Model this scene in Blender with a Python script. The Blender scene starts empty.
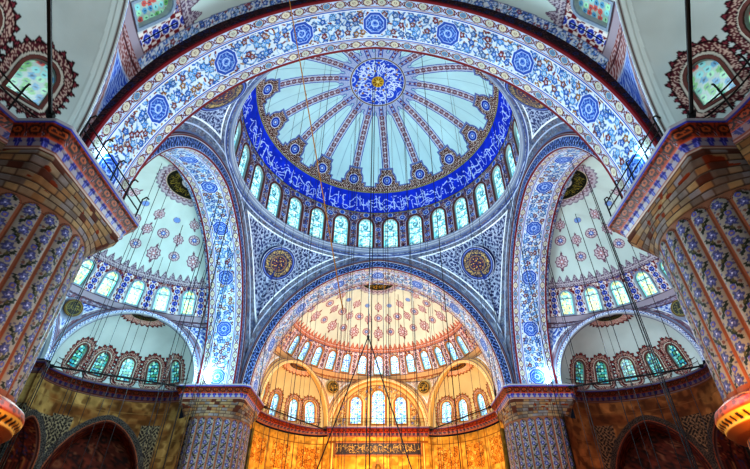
import bpy, math, random
import numpy as np
from mathutils import Vector, Matrix

PI = math.pi
random.seed(11)
rs = np.random.RandomState(5)
SC = bpy.context.scene
COL = SC.collection

# ------------------------------------------------------------------ helpers
def lin(c):
    c = np.asarray(c, dtype=np.float64)
    return np.where(c <= 0.04045, c / 12.92, ((np.maximum(c, 0) + 0.055) / 1.055) ** 2.4)

def rgb(h):
    return np.array([int(h[i:i + 2], 16) / 255 for i in (0, 2, 4)])

def hsh(i, j, k=0.0):
    x = np.sin(i * 127.1 + j * 311.7 + k * 74.7) * 43758.5453
    return x - np.floor(x)

def worley(u, v, seed=0.0, jit=.75):
    iu = np.floor(u); iv = np.floor(v)
    best = np.full(u.shape, 9.0); bx = np.zeros(u.shape); by = np.zeros(u.shape); bh = np.zeros(u.shape)
    for di in (-1, 0, 1):
        for dj in (-1, 0, 1):
            ci = iu + di; cj = iv + dj
            dx = u - (ci + .5 + (hsh(ci, cj, seed) - .5) * jit)
            dy = v - (cj + .5 + (hsh(ci, cj, seed + 3.3) - .5) * jit)
            d = dx * dx + dy * dy
            m = d < best
            best = np.where(m, d, best); bx = np.where(m, dx, bx); by = np.where(m, dy, by)
            bh = np.where(m, hsh(ci, cj, seed + 7.7), bh)
    return np.sqrt(best), np.arctan2(by, bx), bh, bx, by

def vnoise(u, v, seed=0.0):
    iu = np.floor(u); iv = np.floor(v); fu = u - iu; fv = v - iv
    fu = fu * fu * (3 - 2 * fu); fv = fv * fv * (3 - 2 * fv)
    a = hsh(iu, iv, seed); b = hsh(iu + 1, iv, seed); c = hsh(iu, iv + 1, seed); d = hsh(iu + 1, iv + 1, seed)
    return a + (b - a) * fu + (c - a) * fv + (a - b - c + d) * fu * fv

def fbm(u, v, seed=0.0):
    return (vnoise(u, v, seed) * .55 + vnoise(u * 2.1, v * 2.1, seed + 1) * .3 + vnoise(u * 4.3, v * 4.3, seed + 2) * .15)

def base(shape, col):
    return np.ones(shape + (3,)) * np.asarray(col)

def mix(c, m, col):
    m = np.clip(np.asarray(m, dtype=np.float64), 0, 1)[..., None]
    return c * (1 - m) + np.asarray(col) * m

def pal(h, cols):
    cols = np.array(cols)
    return cols[np.minimum((h * len(cols)).astype(int), len(cols) - 1)]

fr = lambda x: x - np.floor(x)

# ---------------------------------------------------------------- materials
def nodes(name):
    m = bpy.data.materials.new(name); m.use_nodes = True
    nt = m.node_tree; nt.nodes.clear()
    out = nt.nodes.new('ShaderNodeOutputMaterial')
    return m, nt, out

def painted(name, rough=.5, spec=.3, var=.25, vscale=.6, bump=.1, gain=1.0):
    """painted tile/plaster: the surface pattern multiplied by procedural grime"""
    m, nt, out = nodes(name)
    p = nt.nodes.new('ShaderNodeBsdfPrincipled')
    at = nt.nodes.new('ShaderNodeAttribute'); at.attribute_name = 'paint'
    tc = nt.nodes.new('ShaderNodeTexCoord')
    n = nt.nodes.new('ShaderNodeTexNoise'); n.inputs['Scale'].default_value = vscale; n.inputs['Detail'].default_value = 5
    nt.links.new(tc.outputs['Object'], n.inputs['Vector'])
    mr = nt.nodes.new('ShaderNodeMapRange')
    mr.inputs[1].default_value = .3; mr.inputs[2].default_value = .7
    mr.inputs[3].default_value = gain * (1 - var); mr.inputs[4].default_value = gain
    nt.links.new(n.outputs['Fac'], mr.inputs[0])
    mx = nt.nodes.new('ShaderNodeVectorMath'); mx.operation = 'SCALE'
    nt.links.new(at.outputs['Color'], mx.inputs[0]); nt.links.new(mr.outputs[0], mx.inputs['Scale'])
    nt.links.new(mx.outputs[0], p.inputs['Base Color'])
    p.inputs['Roughness'].default_value = rough
    p.inputs['Specular IOR Level'].default_value = spec
    if bump:
        n2 = nt.nodes.new('ShaderNodeTexNoise'); n2.inputs['Scale'].default_value = 4; n2.inputs['Detail'].default_value = 3
        nt.links.new(tc.outputs['Object'], n2.inputs['Vector'])
        b = nt.nodes.new('ShaderNodeBump'); b.inputs['Strength'].default_value = bump; b.inputs['Distance'].default_value = .05
        nt.links.new(n2.outputs['Fac'], b.inputs['Height']); nt.links.new(b.outputs[0], p.inputs['Normal'])
    nt.links.new(p.outputs[0], out.inputs[0])
    return m

def solid(name, hexcol, rough=.5, metal=0., spec=.4, var=.3, vscale=5., emit=0., ecol=None):
    m, nt, out = nodes(name)
    p = nt.nodes.new('ShaderNodeBsdfPrincipled')
    tc = nt.nodes.new('ShaderNodeTexCoord')
    n = nt.nodes.new('ShaderNodeTexNoise'); n.inputs['Scale'].default_value = vscale
    nt.links.new(tc.outputs['Object'], n.inputs['Vector'])
    cr = nt.nodes.new('ShaderNodeValToRGB')
    c = lin(rgb(hexcol))
    cr.color_ramp.elements[0].position = .3; cr.color_ramp.elements[1].position = .7
    cr.color_ramp.elements[0].color = (*(c * (1 - var)), 1); cr.color_ramp.elements[1].color = (*c, 1)
    nt.links.new(n.outputs['Fac'], cr.inputs[0]); nt.links.new(cr.outputs[0], p.inputs['Base Color'])
    p.inputs['Roughness'].default_value = rough; p.inputs['Metallic'].default_value = metal
    p.inputs['Specular IOR Level'].default_value = spec
    if emit:
        p.inputs['Emission Color'].default_value = (*lin(rgb(ecol or hexcol)), 1); p.inputs['Emission Strength'].default_value = emit
    nt.links.new(p.outputs[0], out.inputs[0])
    return m

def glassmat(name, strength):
    """stained glass, its own emission standing in for daylight behind it"""
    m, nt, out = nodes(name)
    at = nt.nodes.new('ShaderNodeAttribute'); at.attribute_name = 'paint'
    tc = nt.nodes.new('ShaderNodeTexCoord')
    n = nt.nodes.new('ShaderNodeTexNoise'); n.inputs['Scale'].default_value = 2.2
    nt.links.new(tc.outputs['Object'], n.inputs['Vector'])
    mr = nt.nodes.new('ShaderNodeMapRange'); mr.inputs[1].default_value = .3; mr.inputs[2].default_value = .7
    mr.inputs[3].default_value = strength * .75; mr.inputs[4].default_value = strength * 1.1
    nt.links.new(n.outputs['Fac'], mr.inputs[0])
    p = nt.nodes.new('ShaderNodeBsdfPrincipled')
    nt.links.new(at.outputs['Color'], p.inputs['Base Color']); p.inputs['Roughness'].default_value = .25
    nt.links.new(at.outputs['Color'], p.inputs['Emission Color']); nt.links.new(mr.outputs[0], p.inputs['Emission Strength'])  # emission of the panes stands in for daylight outside
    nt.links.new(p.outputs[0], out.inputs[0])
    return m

M = dict(
    tile=painted('glazed_tile', .55, .18, .22, .5),
    plaster=painted('painted_plaster', .75, .1, .16, .35),
    dome=painted('painted_dome_plaster', .7, .1, .12, .25),
    stone=painted('warm_stone', .8, .1, .35, 1.1, .25),
    gild=painted('gilded_paint', .45, .3, .2, .8),
    frame=solid('window_plaster_frame', '6d3a33', .7, var=.25),
    frame_blue=solid('window_blue_frame', '8f9fb4', .7, var=.2),
    frame_gold=solid('window_ochre_frame', 'b8742e', .7, var=.2),
    reveal=solid('window_reveal_plaster', 'a9b4b4', .8, var=.15),
    cable=solid('dark_steel_cable', '16161c', .5, .3, var=.2),
    iron=solid('black_wrought_iron', '0d0c10', .5, .4, var=.2),
    rope=solid('ochre_rope', 'c8862c', .8, var=.3, vscale=20),
    lamp=solid('lamp_housing', '2b2d33', .4, .5),
    lens=solid('lamp_lens', 'dff4ff', .3, emit=55., ecol='c9ecff'),
    carpet=painted('red_carpet', .95, .05, .3, 2.),
    discrim=solid('disc_rim', '8c6b25', .5, .3),
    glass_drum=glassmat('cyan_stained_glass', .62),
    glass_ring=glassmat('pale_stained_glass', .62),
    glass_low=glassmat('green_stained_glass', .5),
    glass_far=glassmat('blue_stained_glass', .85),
)

# -------------------------------------------------------------- mesh builders
def link(o, parent=None):
    COL.objects.link(o)
    if parent is not None:
        o.parent = parent
    return o

def mesh_from(name, V, F, mat, parent=None, col=None, smooth=False):
    """V (n,3) array, F (m,4) or (m,3) int array or list of faces"""
    me = bpy.data.meshes.new(name)
    V = np.asarray(V, dtype=np.float32)
    if isinstance(F, np.ndarray):
        k = F.shape[1]
        me.vertices.add(len(V)); me.vertices.foreach_set('co', V.ravel())
        me.loops.add(F.size); me.loops.foreach_set('vertex_index', F.astype(np.int32).ravel())
        me.polygons.add(len(F))
        me.polygons.foreach_set('loop_start', np.arange(0, F.size, k, dtype=np.int32))
        if smooth:
            me.polygons.foreach_set('use_smooth', np.ones(len(F), dtype=bool))
        me.update(calc_edges=True)
    else:
        me.from_pydata(V.tolist(), [], [list(f) for f in F]); me.update()
        if smooth:
            for p in me.polygons: p.use_smooth = True
    if col is not None:
        a = me.color_attributes.new('paint', 'FLOAT_COLOR', 'POINT')
        c = np.ones((len(V), 4), dtype=np.float32); c[:, :3] = lin(np.clip(col, 0, 1)).reshape(-1, 3)
        a.data.foreach_set('color', c.ravel())
    me.materials.append(mat)
    return link(bpy.data.objects.new(name, me), parent)

def grid(name, P, col, mat, parent=None, keep=None, smooth=True):
    """P (nu,nv,3) points, col (nu,nv,3) sRGB pattern, keep (nu-1,nv-1) faces kept"""
    nu, nv = P.shape[:2]
    idx = np.arange(nu * nv).reshape(nu, nv)
    F = np.stack([idx[:-1, :-1], idx[1:, :-1], idx[1:, 1:], idx[:-1, 1:]], -1).reshape(-1, 4)
    V = P.reshape(-1, 3); C = None if col is None else np.broadcast_to(col, P.shape).reshape(-1, 3)
    if keep is not None:
        F = F[keep.reshape(-1)]
        used = np.zeros(len(V), bool); used[F.ravel()] = True
        re = np.cumsum(used) - 1
        V = V[used]; C = None if C is None else C[used]; F = re[F]
    return mesh_from(name, V, F, mat, parent, C, smooth)

def mg(a, b):
    return np.meshgrid(a, b, indexing='ij')

def midpts(A):
    return (A[:-1, :-1] + A[1:, 1:]) / 2

class MB:
    """collects boxes, tubes and lathes that make ONE mesh"""
    def __init__(s): s.V = []; s.F = []
    def box(s, c, size, R=None):
        b = len(s.V); R = R or Matrix.Identity(3)
        for x in (-.5, .5):
            for y in (-.5, .5):
                for z in (-.5, .5):
                    s.V.append(Vector(c) + R @ Vector((x * size[0], y * size[1], z * size[2])))
        for f in ((0, 1, 3, 2), (4, 6, 7, 5), (0, 4, 5, 1), (2, 3, 7, 6), (0, 2, 6, 4), (1, 5, 7, 3)):
            s.F.append([b + i for i in f])
        return s
    def tube(s, pts, r, n=6, caps=True):
        pts = [Vector(p) for p in pts]; b = len(s.V)
        for i, p in enumerate(pts):
            d = (pts[min(i + 1, len(pts) - 1)] - pts[max(i - 1, 0)]).normalized()
            a = d.orthogonal().normalized() if i == 0 else (pa - d * pa.dot(d)).normalized()
            pa = a; c = d.cross(a)
            for k in range(n):
                t = 2 * PI * k / n
                s.V.append(p + (a * math.cos(t) + c * math.sin(t)) * r)
        for i in range(len(pts) - 1):
            for k in range(n):
                s.F.append([b + i * n + k, b + i * n + (k + 1) % n, b + (i + 1) * n + (k + 1) % n, b + (i + 1) * n + k])
        if caps:
            s.F.append([b + k for k in range(n)][::-1]); s.F.append([b + (len(pts) - 1) * n + k for k in range(n)])
        return s
    def lathe(s, prof, M4=None, n=20):
        b = len(s.V); M4 = M4 or Matrix.Identity(4)
        for (r, z) in prof:
            for k in range(n):
                t = 2 * PI * k / n
                s.V.append(M4 @ Vector((r * math.cos(t), r * math.sin(t), z)))
        for i in range(len(prof) - 1):
            for k in range(n):
                s.F.append([b + i * n + k, b + i * n + (k + 1) % n, b + (i + 1) * n + (k + 1) % n, b + (i + 1) * n + k])
        return s
    def build(s, name, mat, parent=None, smooth=False):
        return mesh_from(name, np.array([tuple(v) for v in s.V]), s.F, mat, parent, smooth=smooth)

def tag(o, label=None, cat=None, group=None, kind=None):
    if label: o['label'] = label
    if cat: o['category'] = cat
    if group: o['group'] = group
    if kind: o['kind'] = kind
    return o

def empty(name, loc=(0, 0, 0), rz=0.):
    o = bpy.data.objects.new(name, None); o.location = loc; o.rotation_euler = (0, 0, rz)
    o.empty_display_size = .3
    return link(o)

def copy_tree(o, parent=None):
    c = o.copy(); COL.objects.link(c)
    if parent is not None: c.parent = parent
    for ch in list(o.children): copy_tree(ch, c)
    return c

# -------------------------------------------------------------- pattern library
WHITE = rgb('dfe6f2'); PALE = rgb('c3d3ec'); BLUE = rgb('2348b4'); MID = rgb('5b82cf'); RED = rgb('7a1c26')
OCHRE = rgb('b08a4a'); CREAM = rgb('d8d2bd'); BROWN = rgb('4a2420'); GREY = rgb('9fa5b4'); DEEP = rgb('1a2f96')
SKY = rgb('79b3e3'); ROSE = rgb('a85a5e'); LILAC = rgb('9a93b4'); DARK = rgb('201820'); GOLD = rgb('c99a3a')

def floral(u, v, cell, ground, cols, vine, seed=0.):
    c = base(u.shape, ground)
    d, a, h, _, _ = worley(u / (cell * 1.9), v / (cell * 1.9), seed + 11)
    sp = fr(d * 2.6 - np.where(h > .5, 1, -1) * a / (2 * PI) + h)
    c = mix(c, (np.abs(sp - .5) < .12) & (d < .62), vine)
    d, a, h, x, y = worley(u / cell * 1.5, v / cell * 1.5, seed + 5)
    leaf = (np.abs(x * np.cos(h * 6.28) + y * np.sin(h * 6.28)) < .38) & (np.abs(-x * np.sin(h * 6.28) + y * np.cos(h * 6.28)) < .13)
    c = np.where(leaf[..., None], pal(fr(h * 7.3), cols), c)
    d, a, h, _, _ = worley(u / cell, v / cell, seed)
    rad = .31 + .075 * np.cos(5 * a + h * 6)
    c = mix(c, (d < rad + .07) & (d > rad), np.asarray(vine) * .45)
    c = np.where((d < rad)[..., None], pal(h, cols), c)
    c = mix(c, (d < rad * .45), ground)
    c = mix(c, (d < .07), cols[0])
    return c

def arab(u, v, s, ground, line, w=.2, seed=0.):
    f = np.sin(2 * PI * u / s + 1.6 * np.sin(2 * PI * v / s * .7 + seed)) * np.sin(2 * PI * v / s + 1.6 * np.sin(2 * PI * u / s * .83 + seed * 2))
    g = np.sin(2 * PI * (u + v) / s * 1.3 + seed)
    return mix(base(u.shape, ground), (np.abs(f) < w) | ((np.abs(f + .55) < w * .6) & (g > 0)), line)

def cartouche(u, v, period, seed=0., ground=PALE, ring=RED, inner=CREAM):
    """u along (m), v 0..1 across: chain of ovals and knots"""
    c = base(u.shape, ground)
    k = np.floor(u / period); p = fr(u / period) - .5
    w = v - .5
    q = np.sqrt((p / .33) ** 2 + (w / .36) ** 2)
    alt = hsh(k, 0., seed)
    c = mix(c, q < 1.14, rgb('2e141c')); c = mix(c, q < 1.06, ring)
    c = mix(c, q < .9, inner)
    fill = np.where(alt[..., None] > .8, SKY * .85, np.where(alt[..., None] > .35, inner, rgb('c3c8bc')))
    c = np.where((q < .76)[..., None], fill, c)
    c = mix(c, (q < .34) & (q > .2), rgb('8c6a5c'))
    xk = np.abs(np.abs(fr(p + .5) - 0) * 0 + np.minimum(fr(u / period), 1 - fr(u / period)))
    kn = (np.abs(np.abs(w) - xk * 1.6) < .07) & (xk < .16)
    c = mix(c, kn, ring)
    c = mix(c, (np.abs(w) > .43), rgb('8e2a2f')); c = mix(c, (np.abs(w) > .37) & (np.abs(w) < .41), PALE)
    return c

def octagon(x, y):
    return np.maximum(np.maximum(np.abs(x), np.abs(y)), (np.abs(x) + np.abs(y)) / 1.4142)

def script(u, v, h, seed=0., wgt=1.):
    """flowing chancery-like strokes on a band of height h (v 0..h)"""
    s = h / 2.4
    U = u / s; Vv = v / h
    n1 = vnoise(U * .9, U * 0, seed); n2 = vnoise(U * 1.7, U * 0, seed + 4)
    st = np.zeros(u.shape, bool)
    for k, (per, ln) in enumerate(((.62, .6), (1.07, .55), (.83, .4))):
        uu = U + (Vv - .5) * .22 + k * .23
        ci = np.floor(uu / per); fx = fr(uu / per) - .5 - (hsh(ci, 1., seed + k) - .5) * .6
        on = hsh(ci, 2., seed + k) > .4
        lo = .2 + .25 * hsh(ci, 3., seed + k)
        st |= (np.abs(fx * per) < .034 * wgt) & on & (Vv > lo) & (Vv < lo + ln * (.6 + .4 * hsh(ci, 5., seed + k)))
    for k, (fq, am, y0) in enumerate(((1.1, .12, .3), (.7, .15, .5), (1.5, .09, .7), (.9, .1, .42))):
        cv = y0 + am * np.sin(U * 2 * PI * fq * .5 + n1 * 6 + k) + .03 * np.sin(U * 9 + n2 * 5)
        sl = am * 2 * PI * fq * .5
        on = vnoise(U * 1.6 + k * 9, U * 0 + k, seed + 8) > .5
        st |= (np.abs(Vv - cv) < (.012 + .016 * np.sin(U * 4 + k) ** 2) * wgt) & on
    d, a, hh, x, y = worley(U * 1.9, Vv * 4.2, seed + 20)
    st |= (d < .1 * wgt) & (hh > .4) & (Vv > .15) & (Vv < .88)
    d, a, hh, x, y = worley(U * 1.1, Vv * 2.4, seed + 30)
    st |= (np.abs(d - .27) < .035 * wgt) & (hh > .5) & (np.sin(a + hh * 6) > -.3) & (Vv > .12) & (Vv < .9)
    return st

def gold_disc(x, y, R, seed=0., ground='10150f', gold='b7942f'):
    r = np.hypot(x, y) / R
    c = base(x.shape, rgb(ground))
    st = script(x / R * 1.2 + 3 + seed * 5, (y / R + 1) * .5 * 1.2, 1.2, seed)
    c = mix(c, st & (r < .8), rgb(gold))
    c = mix(c, (r > .86), rgb(gold)); c = mix(c, r > .95, rgb('1c1a14'))
    return c

def marble(u, v, a, b, seed=0.):
    n = fbm(u * .5, v * .9, seed); n2 = fbm(u * 1.7 + n * 2, v * 1.2, seed + 9)
    c = base(u.shape, a) + (n2[..., None] - .5) * .22
    c = mix(c, np.clip((n - .45) * 3, 0, .8), b)
    d, _, h, _, _ = worley(u / 1.1, v / .9, seed + 2)
    c = mix(c, np.clip(vnoise(u * 3, v * 3, seed + 4) * 2 - 1, 0, .5), np.asarray(b) * .7) * (0.9 + .18 * h[..., None])
    return c

# ------------------------------------------------------------ main dimensions
RD = 12.2                      # main dome ring
A0, A1 = 12.3, 15.5            # inner and outer plane of the four great arches
SPR = 14.6                     # springing level, top of the cornices
PC, PR = 14.0, 2.85            # pier centre and radius
AE, AR, AZ = 1.0, 12.2, 1.044
AMAX = math.acos(AE / AR)

def arch_xz(t, off=0.):
    t = np.asarray(t, dtype=np.float64)
    al = (1 - np.abs(t)) * AMAX
    x = np.sign(t + 1e-12) * ((AR + off) * np.cos(al) - AE)
    x = np.where(np.abs(t) < 1e-9, 0, x)
    return x, SPR + AZ * (AR + off) * np.sin(al)

# ------------------------------------------------------------------- windows
wcount = [0]
def arch_half(zn, w, h):
    """half width of a slightly pointed window at height zn"""
    r = w / 2; s = h - r * 1.15
    return np.where(zn <= s, r, r * np.sqrt(np.clip(1 - ((zn - s) / (r * 1.15)) ** 2, 0, 1)))

def in_window(x, z, w, h, grow=0.):
    return (z > -grow) & (z < h + grow) & (np.abs(x) < arch_half(np.clip(z, 0, None), w, h) * (1 + 2 * grow / w) + grow * 0)

def win_dist(x, z, w, h):
    """distance outside the outline of a window and the arc coordinate along it"""
    r = w / 2; s = h - r * 1.15
    zz = (z - s) / 1.15
    up = z > s
    d = np.where(up, np.hypot(x, zz) - r, np.abs(x) - r)
    t = np.where(up, np.arctan2(zz, np.abs(x)) * (r + .3), (z - s)) * np.sign(x + 1e-9)
    low = z < 0
    d = np.where(low, np.hypot(np.maximum(np.abs(x) - r, 0), z), d)
    t = np.where(low, np.clip(np.abs(x), 0, r) - s - r, t)
    return d, t
def arch_outline(w, h, n=9, grow=0.):
    r = w / 2 + grow; s = h - (w / 2) * 1.15
    pts = [(-r, -grow), (-r, s)]
    for k in range(1, n):
        a = PI - PI * k / n
        pts.append((r * math.cos(a), s + r * 1.15 * math.sin(a)))
    pts += [(r, s), (r, -grow)]
    return pts

def glass_paint(kind, X, Z, w, h, seed):
    c = base(X.shape, (.8, .8, .8))
    hw = arch_half(Z, w, h)
    if kind == 'drum':
        c = base(X.shape, rgb('cdeaea')); d, a, hh, _, _ = worley(X / .24, Z / .24, seed, .5)
        c = np.where((hh > .72)[..., None], rgb('7fc4cf'), c); c = np.where((hh < .12)[..., None], rgb('e6efd0'), c)
        c = mix(c, d > .54, rgb('4a8490')); c = mix(c, hw - np.abs(X) < .11, rgb('8fd9df'))
        c = mix(c, (np.abs(np.hypot(X, Z - h * .74) - .25) < .05), rgb('37717c')); c = mix(c, np.abs(X) < .025, rgb('3a6d78'))
        c = mix(c, np.abs(fr(Z / .7) - .5) < .035, rgb('5d98a0'))
    elif kind == 'ring':
        c = base(X.shape, rgb('cfe6dc')); d, a, hh, _, _ = worley(X / .22, Z / .22, seed, .5)
        c = np.where((hh > .6)[..., None], rgb('d8dc9c'), c); c = np.where((hh < .18)[..., None], rgb('8fd2cf'), c)
        c = mix(c, d > .54, rgb('6f9a9a')); c = mix(c, hw - np.abs(X) < .12, rgb('8ce0de'))
        c = mix(c, (np.abs(Z - h * .68) < .05), rgb('4a7480'))
    elif kind == 'low':
        c = base(X.shape, rgb('1c3f4c')); d, a, hh, _, _ = worley(X / .26, Z / .26, seed, .3)
        c = np.where((d < .42)[..., None], pal(hh, [rgb('4fb6b4'), rgb('87d3cf'), rgb('3f8fae'), rgb('5f9f72'), rgb('a9dcc8')]), c)
        c = mix(c, d < .13, rgb('20505c'))
    elif kind == 'near':
        c = base(X.shape, rgb('8fa5a2')); d, a, hh, _, _ = worley(X / .3, Z / .3, seed, .25)
        c = np.where((d < .44)[..., None], pal(hh, [rgb('5aa08c'), rgb('79b7b9'), rgb('4f86a8'), rgb('8cbfa0'), rgb('a9534d'), rgb('5f9a5e')]), c)
        c = mix(c, d < .14, rgb('24485a'))
    else:
        c = base(X.shape, rgb('c6e2f2')); d, a, hh, _, _ = worley(X / .25, Z / .25, seed, .4)
        c = np.where((d < .4)[..., None], pal(hh, [rgb('4f9be0'), rgb('6fc6e6'), rgb('3d6fd0'), rgb('8fd9c0'), rgb('e8d86a') if kind == 'tymp' else rgb('9fd0f0')]), c)
        c = mix(c, d > .58, rgb('35557c'))
    return c

glass_mesh_cache = {}
def make_window(Mx, w, h, kind, glass, framem, label, group, depth=.3, rim=.13):
    """window at matrix Mx: local x across, y outward through the wall, z up from the sill"""
    wcount[0] += 1
    key = (w, h, kind, glass, framem, depth)
    root = bpy.data.objects.new('window_%d' % wcount[0], None); root.empty_display_size = .3
    root.matrix_world = Mx; link(root)
    tag(root, label, 'window', group, 'structure')
    if key in glass_mesh_cache:
        for nm, me in glass_mesh_cache[key]:
            link(bpy.data.objects.new(nm, me), root)
        return root
    o_in = arch_outline(w, h, 10, -.02); o_out = arch_outline(w, h, 10, rim)
    V = []; F = []
    n = len(o_in)
    # moulded frame: outer edge, raised lip, inner edge
    for pts, y in ((o_out, 0.02), (o_out, -.07), (o_in, -.05), (o_in, .04)):
        V += [(x, y, z) for x, z in pts]
    for r in range(3):
        for k in range(n):
            F.append([r * n + k, r * n + (k + 1) % n, (r + 1) * n + (k + 1) % n, (r + 1) * n + k])
    f = mesh_from('frame', np.array(V), F, M[framem], root)
    V = [(x, .04, z) for x, z in o_in] + [(x, depth, z) for x, z in o_in]
    F = [[k, (k + 1) % n, n + (k + 1) % n, n + k] for k in range(n)]
    rv = mesh_from('reveal', np.array(V), F, M['reveal'], root)
    nx, nz = 22, int(22 * h / w)
    S, Z = mg(np.linspace(-1, 1, nx), np.linspace(0, 1, nz))
    Zz = Z * h * .999; X = S * arch_half(Zz, w, h)
    g = grid('glass', np.stack([X, np.full_like(X, depth - .02), Zz], -1), glass_paint(kind, X, Zz, w, h, float(len(glass_mesh_cache))), M[glass], root, smooth=False)
    glass_mesh_cache[key] = [('frame', f.data), ('reveal', rv.data), ('glass', g.data)]
    return root

def frame_matrix(pos, out, up=(0, 0, 1)):
    y = Vector(out).normalized(); z = Vector(up); z = (z - y * z.dot(y)).normalized(); x = y.cross(z)
    return Matrix(((x.x, y.x, z.x, pos[0]), (x.y, y.y, z.y, pos[1]), (x.z, y.z, z.z, pos[2]), (0, 0, 0, 1)))

ORD = ['', 'first', 'second', 'third', 'fourth', 'fifth', 'sixth', 'seventh', 'eighth', 'ninth', 'tenth', 'eleventh', 'twelfth', 'thirteenth', 'fourteenth']

# ================================================================== MAIN DOME
D0, DH = 33.9, 8.0
NR, RAZ = 17, 5.6
WAZ = 360 / 28
def wrap(a, period):
    return (a + period / 2) % period - period / 2

ceiling = tag(empty('ceiling'), 'great central dome with pale fields between seventeen ribs above the blue script band', 'dome', None, 'structure')
az = np.radians(np.linspace(-180, 180, 2100))

def dome_part(name, f0, f1, n, paint, mat):
    ph = np.radians(np.linspace(f0, f1, n))
    A, Pm = mg(az, ph)
    r = RD * np.cos(Pm); z = D0 + DH * np.sin(Pm)
    fine = np.radians(np.linspace(0, 90, 2000))
    ds = np.sqrt((RD * np.sin(fine)) ** 2 + (DH * np.cos(fine)) ** 2) * (fine[1] - fine[0])
    S = np.interp(Pm, fine, np.concatenate([[0], np.cumsum(ds)[:-1]]))
    return grid(name, np.stack([r * np.sin(A), r * np.cos(A), z], -1), paint(A, r, S), M[mat], ceiling)

_fine = np.radians(np.linspace(0, 90, 2000))
_cs = np.cumsum(np.sqrt((RD * np.sin(_fine)) ** 2 + (DH * np.cos(_fine)) ** 2)) * (_fine[1] - _fine[0])
def s_of_r(r): return float(np.interp(math.acos(r / RD), _fine, _cs))
S_LOBE, S_BASE = s_of_r(10.5), s_of_r(10.9)

def paint_vault(A, r, S):
    x = r * np.radians(wrap(np.degrees(A) - RAZ, 360 / NR))
    c = base(A.shape, rgb('cdecee')) * (1 - .05 * fbm(A * 20, S * .6, 3)[..., None])
    c = mix(c, np.abs(np.abs(x) - np.pi * r / NR) < .03, rgb('9cc3cc'))
    # ribs
    hw = .36 + .34 * np.clip((4.1 - r) / 1.1, 0, 1) ** 1.2
    tip = np.abs(fr(r * 1.8) - .5) * .3 * (r < 4.2)
    sc = s_of_r(10.4)
    lob = (np.hypot(x, (S - S_LOBE) * .92) < .95) | (S < S_BASE - .12) | ((np.abs(x) < 1.3) & (S < S_BASE + .28)) | ((np.abs(x) < .62) & (S < S_LOBE + 1.25)) 
    lobo = (np.hypot(x, (S - S_LOBE) * .92) < 1.12) | (S < S_BASE + .04) | ((np.abs(x) < 1.47) & (S < S_BASE + .45)) | ((np.abs(x) < .78) & (S < S_LOBE + 1.42))
    c = mix(c, np.abs(x) < hw + tip + .1, rgb('5a70b8'))
    rib = np.abs(x) < hw + tip
    zz = np.abs(fr(S / .62) - .5) * 2
    g = base(A.shape, rgb('a9a3b3'))
    g = mix(g, np.abs(np.abs(x) - .2 * zz) < .06, rgb('7c2f3c'))
    g = mix(g, (np.hypot(x, (fr(S / .62) - .5) * .62) < .1), rgb('e6e4ea'))
    g = mix(g, np.abs(x) > hw + tip - .07, rgb('dfe6f0'))
    near = r < 4.0
    g2 = base(A.shape, rgb('bcc4dc')); g2 = mix(g2, np.abs(np.abs(x) - .18) < .05, rgb('3f57b0')); g2 = mix(g2, (np.hypot(x, (fr(S / .5) - .5) * .5) < .12), rgb('7c2f3c')); g2 = mix(g2, worley(x / .2 + A * 30, S / .2, 3)[0] < .2, rgb('5a70b8'))
    g = np.where(near[..., None], g2, g)
    c = np.where(rib[..., None], g, c)
    c = mix(c, lobo, rgb('6c7fb6'))
    sq = arab(x + A * 12, S, .78, rgb('420c10'), rgb('f4e6d8'), .15, 1.)
    sq = mix(sq, worley(x / .3 + A * 40, S / .3, 4)[0] < .2, rgb('8c3a2c'))
    c = np.where(lob[..., None], sq, c)
    q = np.hypot(x, (S - S_LOBE) * 1.0)
    c = mix(c, q < .6, rgb('e3e6ee')); c = mix(c, q < .52, rgb('1d3aa6')); c = mix(c, (q < .34) & (q > .2), rgb('86a8e8')); c = mix(c, q < .12, WHITE)
    bnd = S < s_of_r(11.3) + .07
    c = mix(c, bnd, rgb('8c8a55'))
    return c
dome_part('ribbed_vault', math.degrees(math.acos(11.3 / RD)), math.degrees(math.acos(2.9 / RD)), 190, paint_vault, 'dome')

def paint_band(A, r, S):
    u = A * 11.7; h = s_of_r(11.3)
    c = base(A.shape, rgb('1c3fd0')) * (.88 + .2 * vnoise(u * 2, S * 2, 4)[..., None])
    st = script(u, S - .2, h - .4, 6.)
    c = mix(c, st & (S > .3) & (S < h - .2), rgb('c9d8f6'))
    c = mix(c, (S < .16) | (S > h - .09), rgb('9a9468')); c = mix(c, S < .06, rgb('3a2a20'))
    return c
dome_part('calligraphy_band', 5., math.degrees(math.acos(11.3 / RD)), 80, paint_band, 'dome')

def paint_med(A, r, S):
    x, y = r * np.sin(A), r * np.cos(A)
    c = base(A.shape, rgb('2a55cf'))
    d, a, h, _, _ = worley(x / 1.05, y / 1.05, 3)
    sp = fr(d * 2.2 - np.where(h > .5, 1, -1) * a / (2 * PI) + h)
    c = mix(c, (np.abs(sp - .5) < .13) & (d < .72), rgb('c8daf6'))
    st = script(A * 2.1, r - .7, 1.9, 2., 1.6)
    c = mix(c, st, rgb('e4ecfa'))
    d, a, h, _, _ = worley(x / .7, y / .7, 9)
    c = mix(c, (d < .16) & (h > .5), rgb('b98a4c'))
    c = mix(c, r > 2.62, rgb('c9ccd6')); c = mix(c, (r > 2.72) & (r < 2.82), rgb('6b4326'))
    c = mix(c, r < .62, rgb('d8b03c')); c = mix(c, (r < .5) & (np.sin(A * 8) > .2) & (r > .2), rgb('8a5a16')); c = mix(c, r < .16, rgb('f0dc8a'))
    return c
dome_part('central_medallion', math.degrees(math.acos(2.9 / RD)), 89.9, 60, paint_med, 'dome')

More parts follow.
